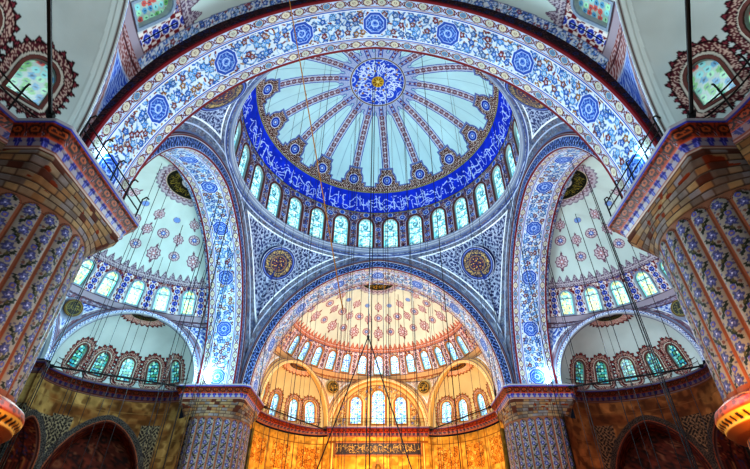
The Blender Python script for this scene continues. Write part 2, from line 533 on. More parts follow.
# drum with 28 windows
WW, WH, WZ = 1.56, 4.0, 29.7
A, Z = mg(az, np.linspace(29.5, 34.6, 120))
X = RD * np.radians(wrap(np.degrees(A) - WAZ / 2, WAZ))
c = floral(RD * A, Z, .42, rgb('93646a'), [rgb('2d4aa8'), rgb('cfd6e4'), rgb('4f78c4'), rgb('3c1720'), rgb('b78a8c')], rgb('c9c4d0'), 1)
c = mix(c, worley(RD * A / .2, Z / .2, 31)[0] < .22, rgb('3d1a20'))
zl = Z - WZ
for gr, colr in ((.3, rgb('b6b9c8')), (.22, rgb('7a3038')), (.14, rgb('2e1218'))):
    c = mix(c, in_window(X, zl, WW, WH, gr), colr)
xm = RD * np.radians(wrap(np.degrees(A), WAZ))
for zz, rr in ((30.6, .24), (32.2, .3), (33.7, .36)):
    q = np.hypot(xm, Z - zz); c = mix(c, q < rr, rgb('ccd3e2')); c = mix(c, q < rr * .8, rgb('2f56ba')); c = mix(c, q < rr * .35, rgb('b9cbea'))
q = np.hypot(X, Z - 34.2); c = mix(c, q < .34, rgb('ccd3e2')); c = mix(c, q < .25, rgb('3a64c2'))
c = mix(c, np.abs(Z - 34.5) < .06, rgb('8f8a68')); c = mix(c, Z < 29.62, rgb('8f98ae'))
keep = ~in_window(midpts(X), midpts(zl), WW, WH)
grid('window_drum', np.stack([RD * np.sin(A), RD * np.cos(A), Z], -1), c, M['dome'], ceiling, keep)
# moulded ring under the drum
prof = [(12.2, 29.5), (11.9, 29.5), (11.86, 29.42), (11.86, 29.3), (11.98, 29.2), (12.05, 29.05), (12.2, 28.9)]
pr = np.array([np.interp(np.linspace(0, 6, 30), range(7), [p[k] for p in prof]) for k in (0, 1)])
A, K = mg(az[::3], np.arange(30))
u = A * RD
c = base(A.shape, rgb('858c9e')); c = np.where(((K > 9) & (K < 14))[..., None], arab(u, K * .1, .5, rgb('55648f'), rgb('c3cbdd'), .3), c)
c = mix(c, (K == 15) | (K == 22), rgb('d3d7df')); c = mix(c, K > 26, rgb('5f6c94'))
grid('drum_cornice', np.stack([pr[0][K] * np.sin(A), pr[0][K] * np.cos(A), pr[1][K]], -1), c, M['plaster'], ceiling)
for k in range(28):
    a = (k + .5) * WAZ
    a = a if a < 180 else a - 360
    if abs(a) > 122: continue
    n = int(abs(a) // WAZ) + 1
    side = 'right' if a > 0 else 'left'
    lab = 'arched cyan drum window under the blue script band, %s to the %s of the dome centre line' % (ORD[n], side)
    ar = math.radians(a)
    make_window(frame_matrix((RD * math.sin(ar), RD * math.cos(ar), WZ), (math.sin(ar), math.cos(ar), 0)), WW, WH, 'drum', 'glass_drum', 'frame', lab, 'drum windows under the central dome')

# =============================================================== GREAT ARCHES
tt = np.linspace(-1, 1, 1100)
ax_, az_ = arch_xz(tt)
UA = np.concatenate([[0], np.cumsum(np.hypot(np.diff(ax_), np.diff(az_)))]); UA -= UA[-1] / 2
def u_at_x(x): return float(np.interp(x, ax_, UA))
MEDU = [0, u_at_x(4.15), u_at_x(7.87), u_at_x(10.3), u_at_x(10.3) + 4.2]
WA = A1 - A0
def paint_soffit(U, V):
    f = floral(U, V, .46, rgb('d6e0ea'), [rgb('2a66c0'), rgb('86262c'), rgb('559ade'), rgb('3272c6'), rgb('a8743c'), rgb('78b0e4'), rgb('8a4a48'), rgb('4a72ae')], rgb('7099cc'), 3)
    c = f
    w = V - WA / 2
    for m in MEDU:
        for s in ((1, -1) if m else (1,)):
            x = U - s * m; o = octagon(x, w)
            c = mix(c, o < .7, rgb('dfe8f6')); c = mix(c, o < .66, rgb('2857b8'))
            kn = arab(x + s * m, w, .44, rgb('2857b8'), rgb('8fb6ea'), .14, .9)
            c = np.where((o < .5)[..., None], kn, c); c = mix(c, np.abs(o - .5) < .02, rgb('c4d6f4')); c = mix(c, np.abs(np.hypot(x, w) - .2) < .04, rgb('b9cff4'))
    for e in (V, WA - V):
        c = mix(c, e < .78, rgb('e3e9f2')); c = mix(c, (e < .74) & (e > .66), rgb('3158b8'))
        b = cartouche(U, np.clip((e - .1) / .52, 0, 1), .78, 1.)
        c = np.where((e < .62)[..., None], b, c)
        c = mix(c, e < .1, rgb('7a1420'))
    return c
def make_arch(label):
    root = tag(empty('great_arch'), label, 'arch', None, 'structure')
    V = np.linspace(0, WA, 100)
    U, Vv = mg(UA, V)
    grid('soffit', np.stack([np.repeat(ax_[:, None], 100, 1), A0 + Vv, np.repeat(az_[:, None], 100, 1)], -1), paint_soffit(U, Vv), M['tile'], root)
    O = np.linspace(0, 1.12, 40)
    T, Of = mg(tt, O); U, _ = mg(UA, O)
    x, z = arch_xz(T, 0.); x2, z2 = arch_xz(T, 1.12); k = Of / 1.12
    c = arab(U, Of, .7, rgb('161d44'), rgb('5f78b4'), .22, .4)
    c = mix(c, worley(U / .35, Of / .35, 2)[0] < .16, rgb('98a8cc'))
    c = mix(c, Of < .07, rgb('6d1c26')); c = mix(c, (Of > .07) & (Of < .11), rgb('cfd6e4'))
    c = mix(c, Of > .7, rgb('a9adba')); c = mix(c, Of > .77, rgb('571c26')); c = mix(c, Of > .86, rgb('9a9498')); c = mix(c, Of > .91, rgb('642630')); c = mix(c, Of > 1.0, rgb('667090'))
    grid('inner_archivolt', np.stack([x + (x2 - x) * k, A0 - .12 * np.clip(1 - np.abs(Of - .85) / .12, 0, 1), z + (z2 - z) * k], -1), c, M['tile'], root)
    c = floral(U, Of, .4, rgb('2c1c24'), [rgb('4a2a30'), rgb('30355e'), rgb('573a3c')], rgb('40303c'), 8)
    c = mix(c, Of < .1, rgb('7a1420'))
    x2, z2 = arch_xz(T, 1.3)
    grid('outer_archivolt', np.stack([x + (x2 - x) * k, np.full_like(x, A1), z + (z2 - z) * k], -1), c, M['plaster'], root)
    return root
arch = make_arch('broad tiled arch beyond the dome, framing the golden half dome')
for q, lab in ((1, 'broad tiled arch on the left, framing the left half dome'), (2, 'nearest broad blue floral arch sweeping across the top of the view'), (3, 'broad tiled arch on the right, framing the right half dome')):
    o = copy_tree(arch); o.rotation_euler = (0, 0, q * PI / 2); o['label'] = lab

# ================================================================= PENDENTIVES
def near_dist(P, C):
    out = np.full(P.shape[:-1], 1e9)
    for i in range(0, len(C)):
        out = np.minimum(out, ((P - C[i]) ** 2).sum(-1))
    return np.sqrt(out)
def make_pendentive(label):
    root = tag(empty('pendentive'), label, 'pendentive', None, 'structure')
    n = 260
    ex, ez = arch_xz(np.linspace(0.0, 1, n // 2 + 1), 1.12)
    ex[0] = 0
    bx = np.concatenate([ex, np.full(n // 2 + 1, A0)]); by = np.concatenate([np.full(n // 2 + 1, A0), ex[::-1]]); bz = np.concatenate([ez, ez[::-1]])
    m = 190
    W = np.linspace(0, 1, m)
    zt, rt = 28.9, RD
    zs = zt - (zt - SPR) * W
    g = (np.sqrt(281.2 - (zs - 17.5) ** 2) - np.sqrt(281.2 - (zt - 17.5) ** 2)); g /= g[-1]; g = .45 * g + .55 * W
    rb = np.hypot(bx, by); th = np.arctan2(bx, by)
    R = rt + (rb - rt)[:, None] * g[None, :]; Zp = zt + (bz - zt)[:, None] * W[None, :]
    P = np.stack([R * np.sin(th)[:, None], R * np.cos(th)[:, None], Zp], -1)
    de = near_dist(P, np.stack([bx, by, bz], -1)[::2]); dr = np.hypot(R - rt, Zp - zt)
    u = (th[:, None] - PI / 4) * 14; 
    U2 = u * np.ones_like(Zp); S = np.cumsum(np.concatenate([np.zeros((len(bx), 1)), np.sqrt((np.diff(P, axis=1) ** 2).sum(-1))], 1), 1)
    c = arab(U2, Zp, .95, rgb('333f6c'), rgb('a3abc0'), .24, .7)
    d, a, h, _, _ = worley(U2 / .52, Zp / .52, 3); c = mix(c, d < .34, rgb('b4bcd2')); c = mix(c, d < .25, rgb('232c5a'))
    inn = (de > .95) & (dr > .75)
    brd = floral(U2, Zp, .5, rgb('666d80'), [rgb('4b5678'), rgb('8c919f'), rgb('75666f')], rgb('7a8298'), 5)
    c = np.where(inn[..., None], c, brd)
    c = mix(c, (np.abs(de - .98) < .06) & (dr > .75) | (np.abs(dr - .78) < .06) & (de > .95), rgb('e4e8ee'))
    c = mix(c, (np.abs(dr - .36) < .05) | (np.abs(de - .5) < .05), rgb('b9c2d8')); c = mix(c, (np.abs(dr - .22) < .06), rgb('3e4f8c'))
    ctr = P.reshape(-1, 3)[np.argmin(((P.reshape(-1, 3) - np.array([9.6, 9.6, 26.05])) ** 2).sum(-1))]
    q = np.sqrt(((P - ctr) ** 2).sum(-1))
    c = mix(c, q < 1.84, rgb('c3cbe0')); c = mix(c, q < 1.76, rgb('3a4c94'))
    grid('spandrel', P, c, M['tile'], root)
    # painted medallion set on the spandrel
    N = Vector((-.52, -.52, -.66)).normalized()
    Rr, Th = mg(np.linspace(0.001, 1.74, 48), np.linspace(0, 2 * PI, 90))
    X, Y = Rr * np.cos(Th), Rr * np.sin(Th)
    c = gold_disc(X, Y, 1.6, 3., '1c2a68', 'a98a4a')
    c = base(X.shape, rgb('171c4a')); st = script(Th * 1.35, Rr - .8, .66, 5., 1.5); c = mix(c, st & (Rr > .82) & (Rr < 1.42), rgb('b89c60')); c = mix(c, np.abs(Rr - .78) < .04, rgb('8a6a4a')); c = mix(c, Rr > 1.48, rgb('5a6fb4')); c = mix(c, Rr > 1.56, rgb('1c2458')); c = mix(c, Rr > 1.69, rgb('b9c2d8'))
    d, a, h, _, _ = worley(X / .22, Y / .22, 7); c = mix(c, (d < .3) & (Rr < .7), np.where((h > .5)[..., None], rgb('c89a48'), rgb('8a4734')))
    z = -N; up = (Vector((0, 0, 1)) - z * z.z).normalized(); xx = up.cross(z)
    P = np.array(ctr) + np.array(N) * .1 + X[..., None] * np.array(xx) + Y[..., None] * np.array(up)
    grid('calligraphy_medallion', P, c, M['gild'], root)
    return root
pd = make_pendentive('far right pendentive of blue tracery with a round gold script medallion')
for q, lab in ((1, 'far left pendentive of blue tracery with a round gold script medallion'), (2, 'near left pendentive mostly behind the nearest arch'), (3, 'near right pendentive mostly behind the nearest arch')):
    o = copy_tree(pd); o.rotation_euler = (0, 0, q * PI / 2); o['label'] = lab

# ================================================================= HALF DOMES
HC, HR, HZ = A1, 11.4, 16.2
def rotz(p, a):
    return (p[0] * math.cos(a) - p[1] * math.sin(a), p[0] * math.sin(a) + p[1] * math.cos(a), p[2])

def lozenge(x, y, R):
    """medallion with finials above and below"""
    a = np.hypot(x, y * .86)
    sc = R * (1 + .08 * np.cos(8 * np.arctan2(y, x)))
    fin = (np.abs(x) < .16 * R * 1.6 * np.clip(1.9 - np.abs(y) / R, 0, 1)) & (np.abs(y) < 1.95 * R) & (np.abs(y) > R)
    knob = np.hypot(x, np.abs(y) - 1.45 * R) < .2 * R
    return a / sc, fin | knob

def make_spandrels(root, far, AP):
    # spandrels between the ring of windows and the niche arches
    n = 400; m = 110
    psi = np.linspace(0, PI, n + 1)
    pc = np.radians(np.array([30, 90, 150]))[np.minimum((psi / (PI / 3)).astype(int), 2)]
    sx = AP * np.tan(psi - pc); rb = AP / np.cos(psi - pc)
    zb = SPR + np.sqrt(np.clip(5.5 ** 2 - sx ** 2, 0, None))
    W = np.linspace(0, 1, m)
    zt, rt = HZ + 4.0, HR * math.cos(math.asin(4.0 / HR))
    gq = W ** 1.0
    R = rt + (rb - rt)[:, None] * gq[None] + .25 * np.sin(W * PI)[None] * np.clip((zt - zb) / 5, 0, 1)[:, None]
    Z = zt + (zb - zt)[:, None] * W[None]
    P = np.stack([R * np.cos(psi)[:, None], HC + R * np.sin(psi)[:, None], Z], -1)
    B = np.stack([rb * np.cos(psi), HC + rb * np.sin(psi), zb], -1)
    de = near_dist(P, B[::2]); dr = zt - Z
    U = (psi * 10.6)[:, None] * np.ones_like(Z)
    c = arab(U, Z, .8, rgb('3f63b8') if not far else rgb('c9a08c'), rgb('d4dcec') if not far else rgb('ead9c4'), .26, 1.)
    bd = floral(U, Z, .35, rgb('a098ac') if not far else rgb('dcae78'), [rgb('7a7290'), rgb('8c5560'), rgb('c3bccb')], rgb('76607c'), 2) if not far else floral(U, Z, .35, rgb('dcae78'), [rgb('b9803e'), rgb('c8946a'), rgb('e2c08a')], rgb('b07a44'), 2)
    inn = (de > .62) & (dr > .5)
    c = np.where(inn[..., None], c, bd)
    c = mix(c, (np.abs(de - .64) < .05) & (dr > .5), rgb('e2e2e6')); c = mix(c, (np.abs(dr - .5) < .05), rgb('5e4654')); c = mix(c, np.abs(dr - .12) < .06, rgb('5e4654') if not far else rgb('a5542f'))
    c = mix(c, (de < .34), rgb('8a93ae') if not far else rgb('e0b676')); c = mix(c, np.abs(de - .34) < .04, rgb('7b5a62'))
    if AP > 9.6:
        lx = np.minimum(U / 10.6, PI - U / 10.6) * R
        c = arab(U, Z, .42, rgb('8a4a4a'), rgb('c9b6ba'), .26, 2.)
        c = mix(c, (de > .55) & (dr > .9) & (Z > 16.8), rgb('b9c6e0')); c = np.where(((de > .65) & (dr > 1.) & (Z > 16.9))[..., None], arab(U, Z, .4, rgb('2f58c0'), rgb('a9c0ea'), .24), c)
        c = mix(c, de < .3, rgb('8a9cc0')); c = mix(c, de < .2, rgb('dfe6ee')); c = mix(c, np.abs(de - .2) < .04, rgb('5a2c34')); c = mix(c, np.abs(dr - .3) < .05, rgb('5a2c34'))
    for vz in (PI / 3, 2 * PI / 3):
        ctr = np.array([10.75 * math.cos(vz), HC + 10.75 * math.sin(vz), 18.85])
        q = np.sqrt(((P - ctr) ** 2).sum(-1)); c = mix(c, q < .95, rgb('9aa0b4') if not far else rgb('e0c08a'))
    grid('niche_spandrel', P, c, M['tile'], root)

def make_half_dome(sp, far, label):
    root = tag(empty('ceiling_half_dome'), label, 'half dome', None, 'structure')
    F0 = math.asin(4.0 / HR)
    ps = np.linspace(0, PI, 570); ph = np.linspace(F0, PI / 2 - .0005, 230)
    A, Pm = mg(ps, ph)
    S = HR * Pm
    P = np.stack([HR * np.cos(Pm) * np.cos(A), HC + HR * np.cos(Pm) * np.sin(A), HZ + HR * np.sin(Pm)], -1)
    deg = np.degrees(A) - 90
    xw = HR * np.cos(Pm) * np.radians(wrap(deg, sp)); xm = HR * np.cos(Pm) * np.radians(wrap(deg + sp / 2, sp))
    s_sill, hh, ww = 4.72, 2.15, (1.0 if far else 1.12)
    zl = S - s_sill
    u = HR * .85 * A
    pl = rgb('e2e4d6') if far else rgb('d3e2df')  # far vault coloured creamier, its warm lighting put into the colour
    c = base(A.shape, pl) * (1 - .1 * fbm(u * .4, S * .5, 2)[..., None])
    # medallions in rows
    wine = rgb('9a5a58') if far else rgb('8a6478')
    for (phd, step, off, R, kind) in ((48.5, 2 * sp, 0, .55, 'l'), (49.5, 2 * sp, sp, .46, 'c'), (58, 2 * sp, sp, .42, 'l'), (59, 2 * sp, 0, .5, 'c'), (67, 3 * sp, 0, .42, 'l'), (67.5, 3 * sp, 1.5 * sp, .3, 'b')):
        x = HR * math.cos(math.radians(phd)) * np.radians(wrap(deg - off, step)); y = S - HR * math.radians(phd)
        if kind == 'l':
            q, fin = lozenge(x, y, R)
            c = mix(c, fin, wine * .85)
        else:
            q = np.hypot(x, y) / R
        c = mix(c, q < 1.0, wine); c = mix(c, q < .82, rgb('d9cfd4')); 
        c = mix(c, (q < .7) & (np.sin(np.arctan2(y, x) * 8) * .5 + .5 > .45), wine)
        c = mix(c, q < .4, rgb('5f7cc0') if kind != 'l' else rgb('b98f95')); c = mix(c, q < .16, WHITE)
        if kind == 'b': c = mix(c, q < .9, rgb('7f9fd6'))
    # crown of finials above the windows
    per = sp / 3
    fx = np.abs(wrap(deg + per / 2, per)) / per * 2
    top = 7.62 + .62 * np.clip(1 - fx * 1.25, 0, 1) ** .8
    cr = (S < top)
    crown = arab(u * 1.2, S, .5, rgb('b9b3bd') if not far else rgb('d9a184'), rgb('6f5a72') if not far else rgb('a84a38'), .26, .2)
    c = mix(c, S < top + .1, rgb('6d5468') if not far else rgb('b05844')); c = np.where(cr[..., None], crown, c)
    c = mix(c, np.abs(S - 7.2) < .04, rgb('5a4152')); c = mix(c, np.abs(S - 7.55) < .03, rgb('c9c0c4'))
    # piers between the windows: stacked rosettes
    zone = S < 7.18
    g = floral(u, S, .33, rgb('b79a9c') if not far else rgb('d8b48c'), [rgb('8c2830'), rgb('31479e'), rgb('e2dcd8'), rgb('6a7cb8')], rgb('5e2a3a'), 4)
    row = fr((S - s_sill) / .56) - .5
    q = np.hypot(xm, row * .56)
    g = mix(g, np.abs(xm) < .46, rgb('7a1f2c') if not far else rgb('b9543c')); g = mix(g, (np.abs(np.abs(xm) - .33) < .08) & (np.abs(row) > .22), rgb('e4dcd8'))
    g = mix(g, q < .28, rgb('e6e4ec')); g = mix(g, q < .22, rgb('2f45b0') if not far else rgb('8a5a72')); g = mix(g, q < .08, rgb('b8c8ee') if not far else rgb('e8cfa8'))
    c = np.where(zone[..., None], g, c)
    c = mix(c, zone & (np.abs(deg) < 6.5 * sp) & in_window(xw, zl, ww, hh, .22), rgb('c3c9cc')); c = mix(c, zone & (np.abs(deg) < 6.5 * sp) & in_window(xw, zl, ww, hh, .1), rgb('4a3a44'))
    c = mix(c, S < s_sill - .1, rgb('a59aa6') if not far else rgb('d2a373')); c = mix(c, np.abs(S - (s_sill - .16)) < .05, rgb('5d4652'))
    # disc at the crown of the vault
    dp = HR * (PI / 2 - Pm); an = A * 2
    jag = .12 * np.abs(np.sin(A * 15))
    c = mix(c, dp < 2.5 + jag * 1.6, rgb('8c8494') if not far else rgb('a8a09a'))
    c = mix(c, dp < 2.42 + jag, rgb('b9b2bc')); c = mix(c, (dp < 2.3) & (np.sin(dp * 16) * np.sin(A * 30) > -.2), rgb('8a6f80'))
    c = mix(c, dp < 1.92, rgb('c6b69a'))
    eye = base(A.shape, rgb('1b1c12'))
    st = script(A * 1.5, dp - .75, 1.05, 2.); eye = mix(eye, st, rgb('8c7c34') if not far else rgb('c79a3c'))
    c = np.where((dp < 1.84)[..., None], eye, c)
    c = mix(c, (dp < .72), rgb('b9b4b6')); c = mix(c, (dp < .6) & (worley(P[..., 0] / .3, P[..., 1] / .3, 3)[0] > .4), rgb('7f7f96'))
    # border along the arch
    e = P[..., 1] - HC
    bw = 1.35 if far else .5
    onb = (e < bw) & ~((dp < 2.3) & (e > .75) & far)
    c = np.where(onb[..., None], floral(S + 0 * e, e + A * .3, .4, rgb('dfe6ee'), [rgb('5c8ad2'), rgb('9a5560'), rgb('8fb4e2'), rgb('4f74c4')], rgb('8fa6cf'), 6), c)
    c = mix(c, (np.abs(e - bw) < .05) & onb, rgb('7a86a6')); 
    keep = ~(in_window(midpts(xw), midpts(zl), ww, hh) & (np.abs(midpts(deg)) < 6.6 * sp) & (midpts(S) < 7.2))
    kmax = 6
    keep |= np.abs(midpts(deg)) > (kmax + .5) * sp
    grid('painted_vault', P, c, M['dome'], root, keep)
    make_spandrels(root, far, 9.53)
    return root

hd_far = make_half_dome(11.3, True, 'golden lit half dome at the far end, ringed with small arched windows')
hd_side = make_half_dome(13.0, False, 'pale turquoise half dome on the left with rows of round medallions')
hd_side.rotation_euler = (0, 0, PI / 2)
hd_right = copy_tree(hd_side); hd_right.rotation_euler = (0, 0, -PI / 2); hd_right['label'] = 'greyish white half dome on the right with rows of round medallions'
hd_near = copy_tree(hd_side); hd_near.rotation_euler = (0, 0, PI); hd_near['label'] = 'half dome overhead, only its window ring showing in the top corners'
for ch in list(hd_near.children):
    if ch.name.startswith('niche_spandrel'): bpy.data.objects.remove(ch)
APN = 10.0
make_spandrels(hd_near, False, APN)

def ring_windows(q, sp, ks, ww, kind, framem, glassm, where, ordname):
    for k in ks:
        a = math.radians(90 + k * sp); f = 4.72 / HR
        n = (math.cos(f) * math.cos(a), math.cos(f) * math.sin(a), math.sin(f))
        fm = f + 1.08 / HR
        nm = (math.cos(fm) * math.cos(a), math.cos(fm) * math.sin(a), math.sin(fm))
        pos = (HR * n[0], HC + HR * n[1], HZ + HR * n[2])
        make_window(frame_matrix(rotz(pos, q * PI / 2), rotz(nm, q * PI / 2)), ww, 2.15, kind, glassm, framem, ordname(k), where, .3, .1)
cen = lambda k: 'middle' if k == 0 else '%s to the %s of the middle one' % (ORD[abs(k)], 'right' if k < 0 else 'left')
ring_windows(0, 11.3, range(-6, 7), 1.0, 'farring', 'frame_gold', 'glass_far', 'ring windows of the far half dome', lambda k: 'small arched window ringing the far golden half dome, ' + cen(k))
ring_windows(1, 13.0, range(-6, 1), 1.12, 'ring', 'frame_blue', 'glass_ring', 'ring windows of the left half dome', lambda k: 'pale arched window ringing the left half dome, %s from the far arch' % ORD[k + 7])
ring_windows(3, 13.0, range(0, 7), 1.12, 'ring', 'frame_blue', 'glass_ring', 'ring windows of the right half dome', lambda k: 'pale arched window ringing the right half dome, %s from the far arch' % ORD[7 - k])
ring_windows(2, 13.0, (-6, -5, -4, 4, 5, 6), 1.12, 'near', 'frame_blue', 'glass_low', 'ring windows of the overhead half dome', lambda k: 'arched window ringing the overhead half dome at the %s, %s from the nearest arch' % ('left' if k < 0 else 'right', ORD[7 - abs(k)]))

# ============================================================ NICHES (exedrae)
def make_niche(b, far, wins, label, jag_col, kind):
    # half-domed niche on a chord of 11 m: local x along the chord, y outward
    near = bool(kind == 'near')
    root = tag(empty('ceiling_niche'), label, 'niche half dome', None, 'structure')
    a, cz = 5.25, 5.25
    ps = np.linspace(0, PI, 300); ph = np.linspace(0, PI / 2 - .001, 150)
    A, Pm = mg(ps, ph)
    P = np.stack([a * np.cos(A) * np.cos(Pm), .3 + b * np.sin(A) * np.cos(Pm), SPR + cz * np.sin(Pm)], -1)
    pe = np.concatenate([[0], np.cumsum(np.hypot(np.diff(a * np.cos(ps)), np.diff(b * np.sin(ps))))])
    U = (pe[:, None] - pe[-1] / 2) * np.cos(Pm); S = cz * Pm
    pl = rgb('e6cf9a') if far else rgb('d3dedd')  # far plaster painted golden, the warm lighting put into its colour
    c = base(A.shape, pl) * (1 - .12 * fbm(U * .5, S * .6, 7)[..., None])
    ww, wh, wz = wins['w'], wins['h'], wins['z']
    hole = np.zeros(A.shape, bool)
    for w in wins['ps']:
        u0 = (np.interp(math.radians(w), ps, pe) - pe[-1] / 2)
        x = U - u0 * np.cos(Pm); y = S - wz
        dist, tc = win_dist(x, y, ww, wh)
        tri = np.abs(fr(tc / .3) - .5) * 2
        outr = .5 + .2 * tri
        c = mix(c, dist < outr, jag_col * .42)
        pat = arab(tc + w, dist, .3, jag_col * .8, rgb('cdb4a8'), .24, .5)
        c = np.where((dist < .52)[..., None], pat, c); c = mix(c, (dist > .5) & (dist < outr - .07) & (tri > .45), jag_col * 1.1)
        c = mix(c, np.abs(dist - .5) < .025, jag_col * .35); c = mix(c, dist < .24, jag_col * .4); c = mix(c, dist < .2, rgb('cfcabf') if not far else rgb('f0d494')); c = mix(c, dist < .1, jag_col * .9); c = mix(c, dist < .05, rgb('d8d2c6') if not far else rgb('f0dca8'))
        hole |= in_window(x, y, ww, wh)
    dp = cz * (PI / 2 - Pm) * np.where(far, .8, 1.)
    jag = .16 * np.abs(np.sin(A * 13))
    c = mix(c, dp < 1.75 + jag * 1.6, jag_col * .75); c = np.where((dp < 1.62 + jag)[..., None], arab(A * 2, dp, .34, jag_col * 1.25, rgb('d9cbbd'), .3), c)
    c = mix(c, dp < 1.16, rgb('c9bda2'))
    eye = base(A.shape, rgb('17150f') if not far else rgb('4a2c0c')); st = script(A * 1.1, dp - .42, .7, 1.); eye = mix(eye, st, rgb('6e6430') if not far else rgb('c08a30'))
    c = np.where((dp < 1.1)[..., None], eye, c); c = mix(c, dp < .36, rgb('a59c98'))
    e = P[..., 1] - .3
    c = mix(c, (e < .22) & (dp > 1.2), pl if near else rgb('8d9ab8') if not far else rgb('e3b765')); c = mix(c, np.abs(e - .22) < .03, pl * .9 if near else rgb('5c5670'))
    km = midpts(hole.astype(float)) < .5
    grid('painted_niche_vault', P, c, M['plaster'], root, km)
    # face of the niche arch
    t = np.linspace(0, PI, 260); o = np.linspace(5.2, 5.56, 14)
    T, O = mg(t, o)
    c = arab(T * 5.3, O, .42, rgb('4c66a8') if not far else rgb('d89a4a'), rgb('dfe4ee') if not far else rgb('f2dca6'), .3)
    c = mix(c, O < 5.26, rgb('b9bfcc') if not far else rgb('f0d8a0')); c = mix(c, O > 5.5, rgb('7c5560'))
    if near:
        c = base(T.shape, rgb('d3dade')); c = mix(c, (O > 5.3) & (O < 5.36), rgb('5a3a38')); c = mix(c, (O > 5.48) & (np.abs(fr(T * 12) - .5) < .35), rgb('5f8fd0'))
    grid('arch_face', np.stack([O * np.cos(T), 0 * O, SPR + O * np.sin(T)], -1), c, M['tile'], root)
    T, Y = mg(t, np.linspace(0, .3, 5))
    c = base(T.shape, pl if near else rgb('c3cad0') if not far else rgb('e0bc74'))
    if near: c = mix(c, (Y > .02) & (Y < .08), rgb('5a3a38'))
    grid('arch_edge', np.stack([5.22 * np.cos(T), Y, SPR + 5.22 * np.sin(T)], -1), c, M['plaster'], root)
    return root

RB = dict(side=4.4, far=3.15)
WIN_SIDE = dict(w=1.0, h=1.95, z=.75, ps=(38, 64, 90, 116, 142))
WIN_FAR = dict(w=1.1, h=2.25, z=.42, ps=(30, 58, 90, 122, 150))
WIN_NEAR = dict(w=1.15, h=1.75, z=.95, ps=(23, 54, 90, 126, 157))

def apo(q): return APN if q == 2 else 9.53
def place_niche(root, q, psc):
    a = math.radians(psc)
    ap = apo(q)
    p = rotz((ap * math.cos(a), HC + ap * math.sin(a), 0), q * PI / 2)
    root.location = p; root.rotation_euler = (0, 0, a - PI / 2 + q * PI / 2)
    bpy.context.view_layer.update()

def niche_windows(q, psc, wins, b, idx, kind, glassm, framem, lab, group):
    a0 = math.radians(psc); rz = a0 - PI / 2 + q * PI / 2
    base_p = Vector(rotz((apo(q) * math.cos(a0), HC + apo(q) * math.sin(a0), 0), q * PI / 2))
    f0 = wins['z'] / 5.25
    for i in idx:
        ps = math.radians(wins['ps'][i])
        def pt(f): return Vector((5.25 * math.cos(ps) * math.cos(f), .3 + b * math.sin(ps) * math.cos(f), SPR + 5.25 * math.sin(f)))
        p0 = pt(f0); p1 = pt((wins['z'] + wins['h']) / 5.25)
        nrm = Vector((math.cos(ps) / 5.25, math.sin(ps) / b, 0)).normalized()
        up = (p1 - p0).normalized()
        out = nrm - up * nrm.dot(up)
        R = Matrix.Rotation(rz, 3, 'Z')
        make_window(frame_matrix(base_p + R @ p0, R @ out, R @ up), wins['w'], wins['h'], kind, glassm, framem, lab(i), group, .25, .1)

red_jag = rgb('8a3238'); gold_jag = rgb('c9793a')
n_side = make_niche(4.4, False, WIN_SIDE, '', red_jag, 'low')
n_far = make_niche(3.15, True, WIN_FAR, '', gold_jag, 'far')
n_near = make_niche(4.4, False, WIN_NEAR, '', rgb('7a3440'), 'near')
niche_jobs = [
    (n_side, 1, 30, 'pale niche under the left half dome, with five fringed windows, beside the far left pier'),
    (None, 1, 90, 'niche behind the near left pier, under the left half dome'),
    (None, 1, 150, 'niche behind the near left pier, next to the nearest arch'),
    (None, 3, 150, 'shadowed niche under the right half dome, with five fringed windows, beside the far right pier'),
    (None, 3, 90, 'niche behind the near right pier, under the right half dome'),
    (None, 3, 30, 'niche behind the near right pier, next to the nearest arch'),
]
for src, q, p, lab in niche_jobs:
    o = src or copy_tree(n_side)
    place_niche(o, q, p); o['label'] = lab
place_niche(n_far, 0, 150); n_far['label'] = 'golden niche at the left of the far wall, with small blue stained windows'
o = copy_tree(n_far); place_niche(o, 0, 30); o['label'] = 'golden niche at the right of the far wall, with small blue stained windows'
place_niche(n_near, 2, 30); n_near['label'] = 'grey white niche vault at the upper left with two fringed windows behind a railing'
o = copy_tree(n_near); place_niche(o, 2, 150); o['label'] = 'grey white niche vault at the upper right with two fringed windows behind a railing'
o = copy_tree(n_near); place_niche(o, 2, 90); o['label'] = 'niche vault directly overhead behind the camera'

# chord 30 of the left side (q=1) touches the far left pier; local +x end is the pier end for 30, the other for 150
niche_windows(1, 30, WIN_SIDE, 4.4, range(5), 'low', 'glass_low', 'frame', lambda i: 'fringed green window low under the left half dome, %s from the far pier' % ORD[i + 1], 'low windows of the left niche')
niche_windows(3, 150, WIN_SIDE, 4.4, range(5), 'low', 'glass_low', 'frame', lambda i: 'fringed green window low under the right half dome, %s from the far pier' % ORD[5 - i], 'low windows of the right niche')
niche_windows(0, 150, WIN_FAR, 3.15, range(5), 'far', 'glass_far', 'frame_gold', lambda i: 'blue stained window in the left golden niche, %s from the central bay' % ORD[i + 1], 'windows of the far left niche')
niche_windows(0, 30, WIN_FAR, 3.15, range(5), 'far', 'glass_far', 'frame_gold', lambda i: 'blue stained window in the right golden niche, %s from the central bay' % ORD[5 - i], 'windows of the far right niche')
niche_windows(2, 30, WIN_NEAR, 4.4, range(4), 'near', 'glass_low', 'frame', lambda i: 'round-headed fringed window at the upper left, %s from the near pier cornice' % ORD[i + 1], 'windows of the upper left niche')
niche_windows(2, 150, WIN_NEAR, 4.4, range(1, 5), 'near', 'glass_low', 'frame', lambda i: 'round-headed fringed window at the upper right, %s from the near pier cornice' % ORD[5 - i], 'windows of the upper right niche')

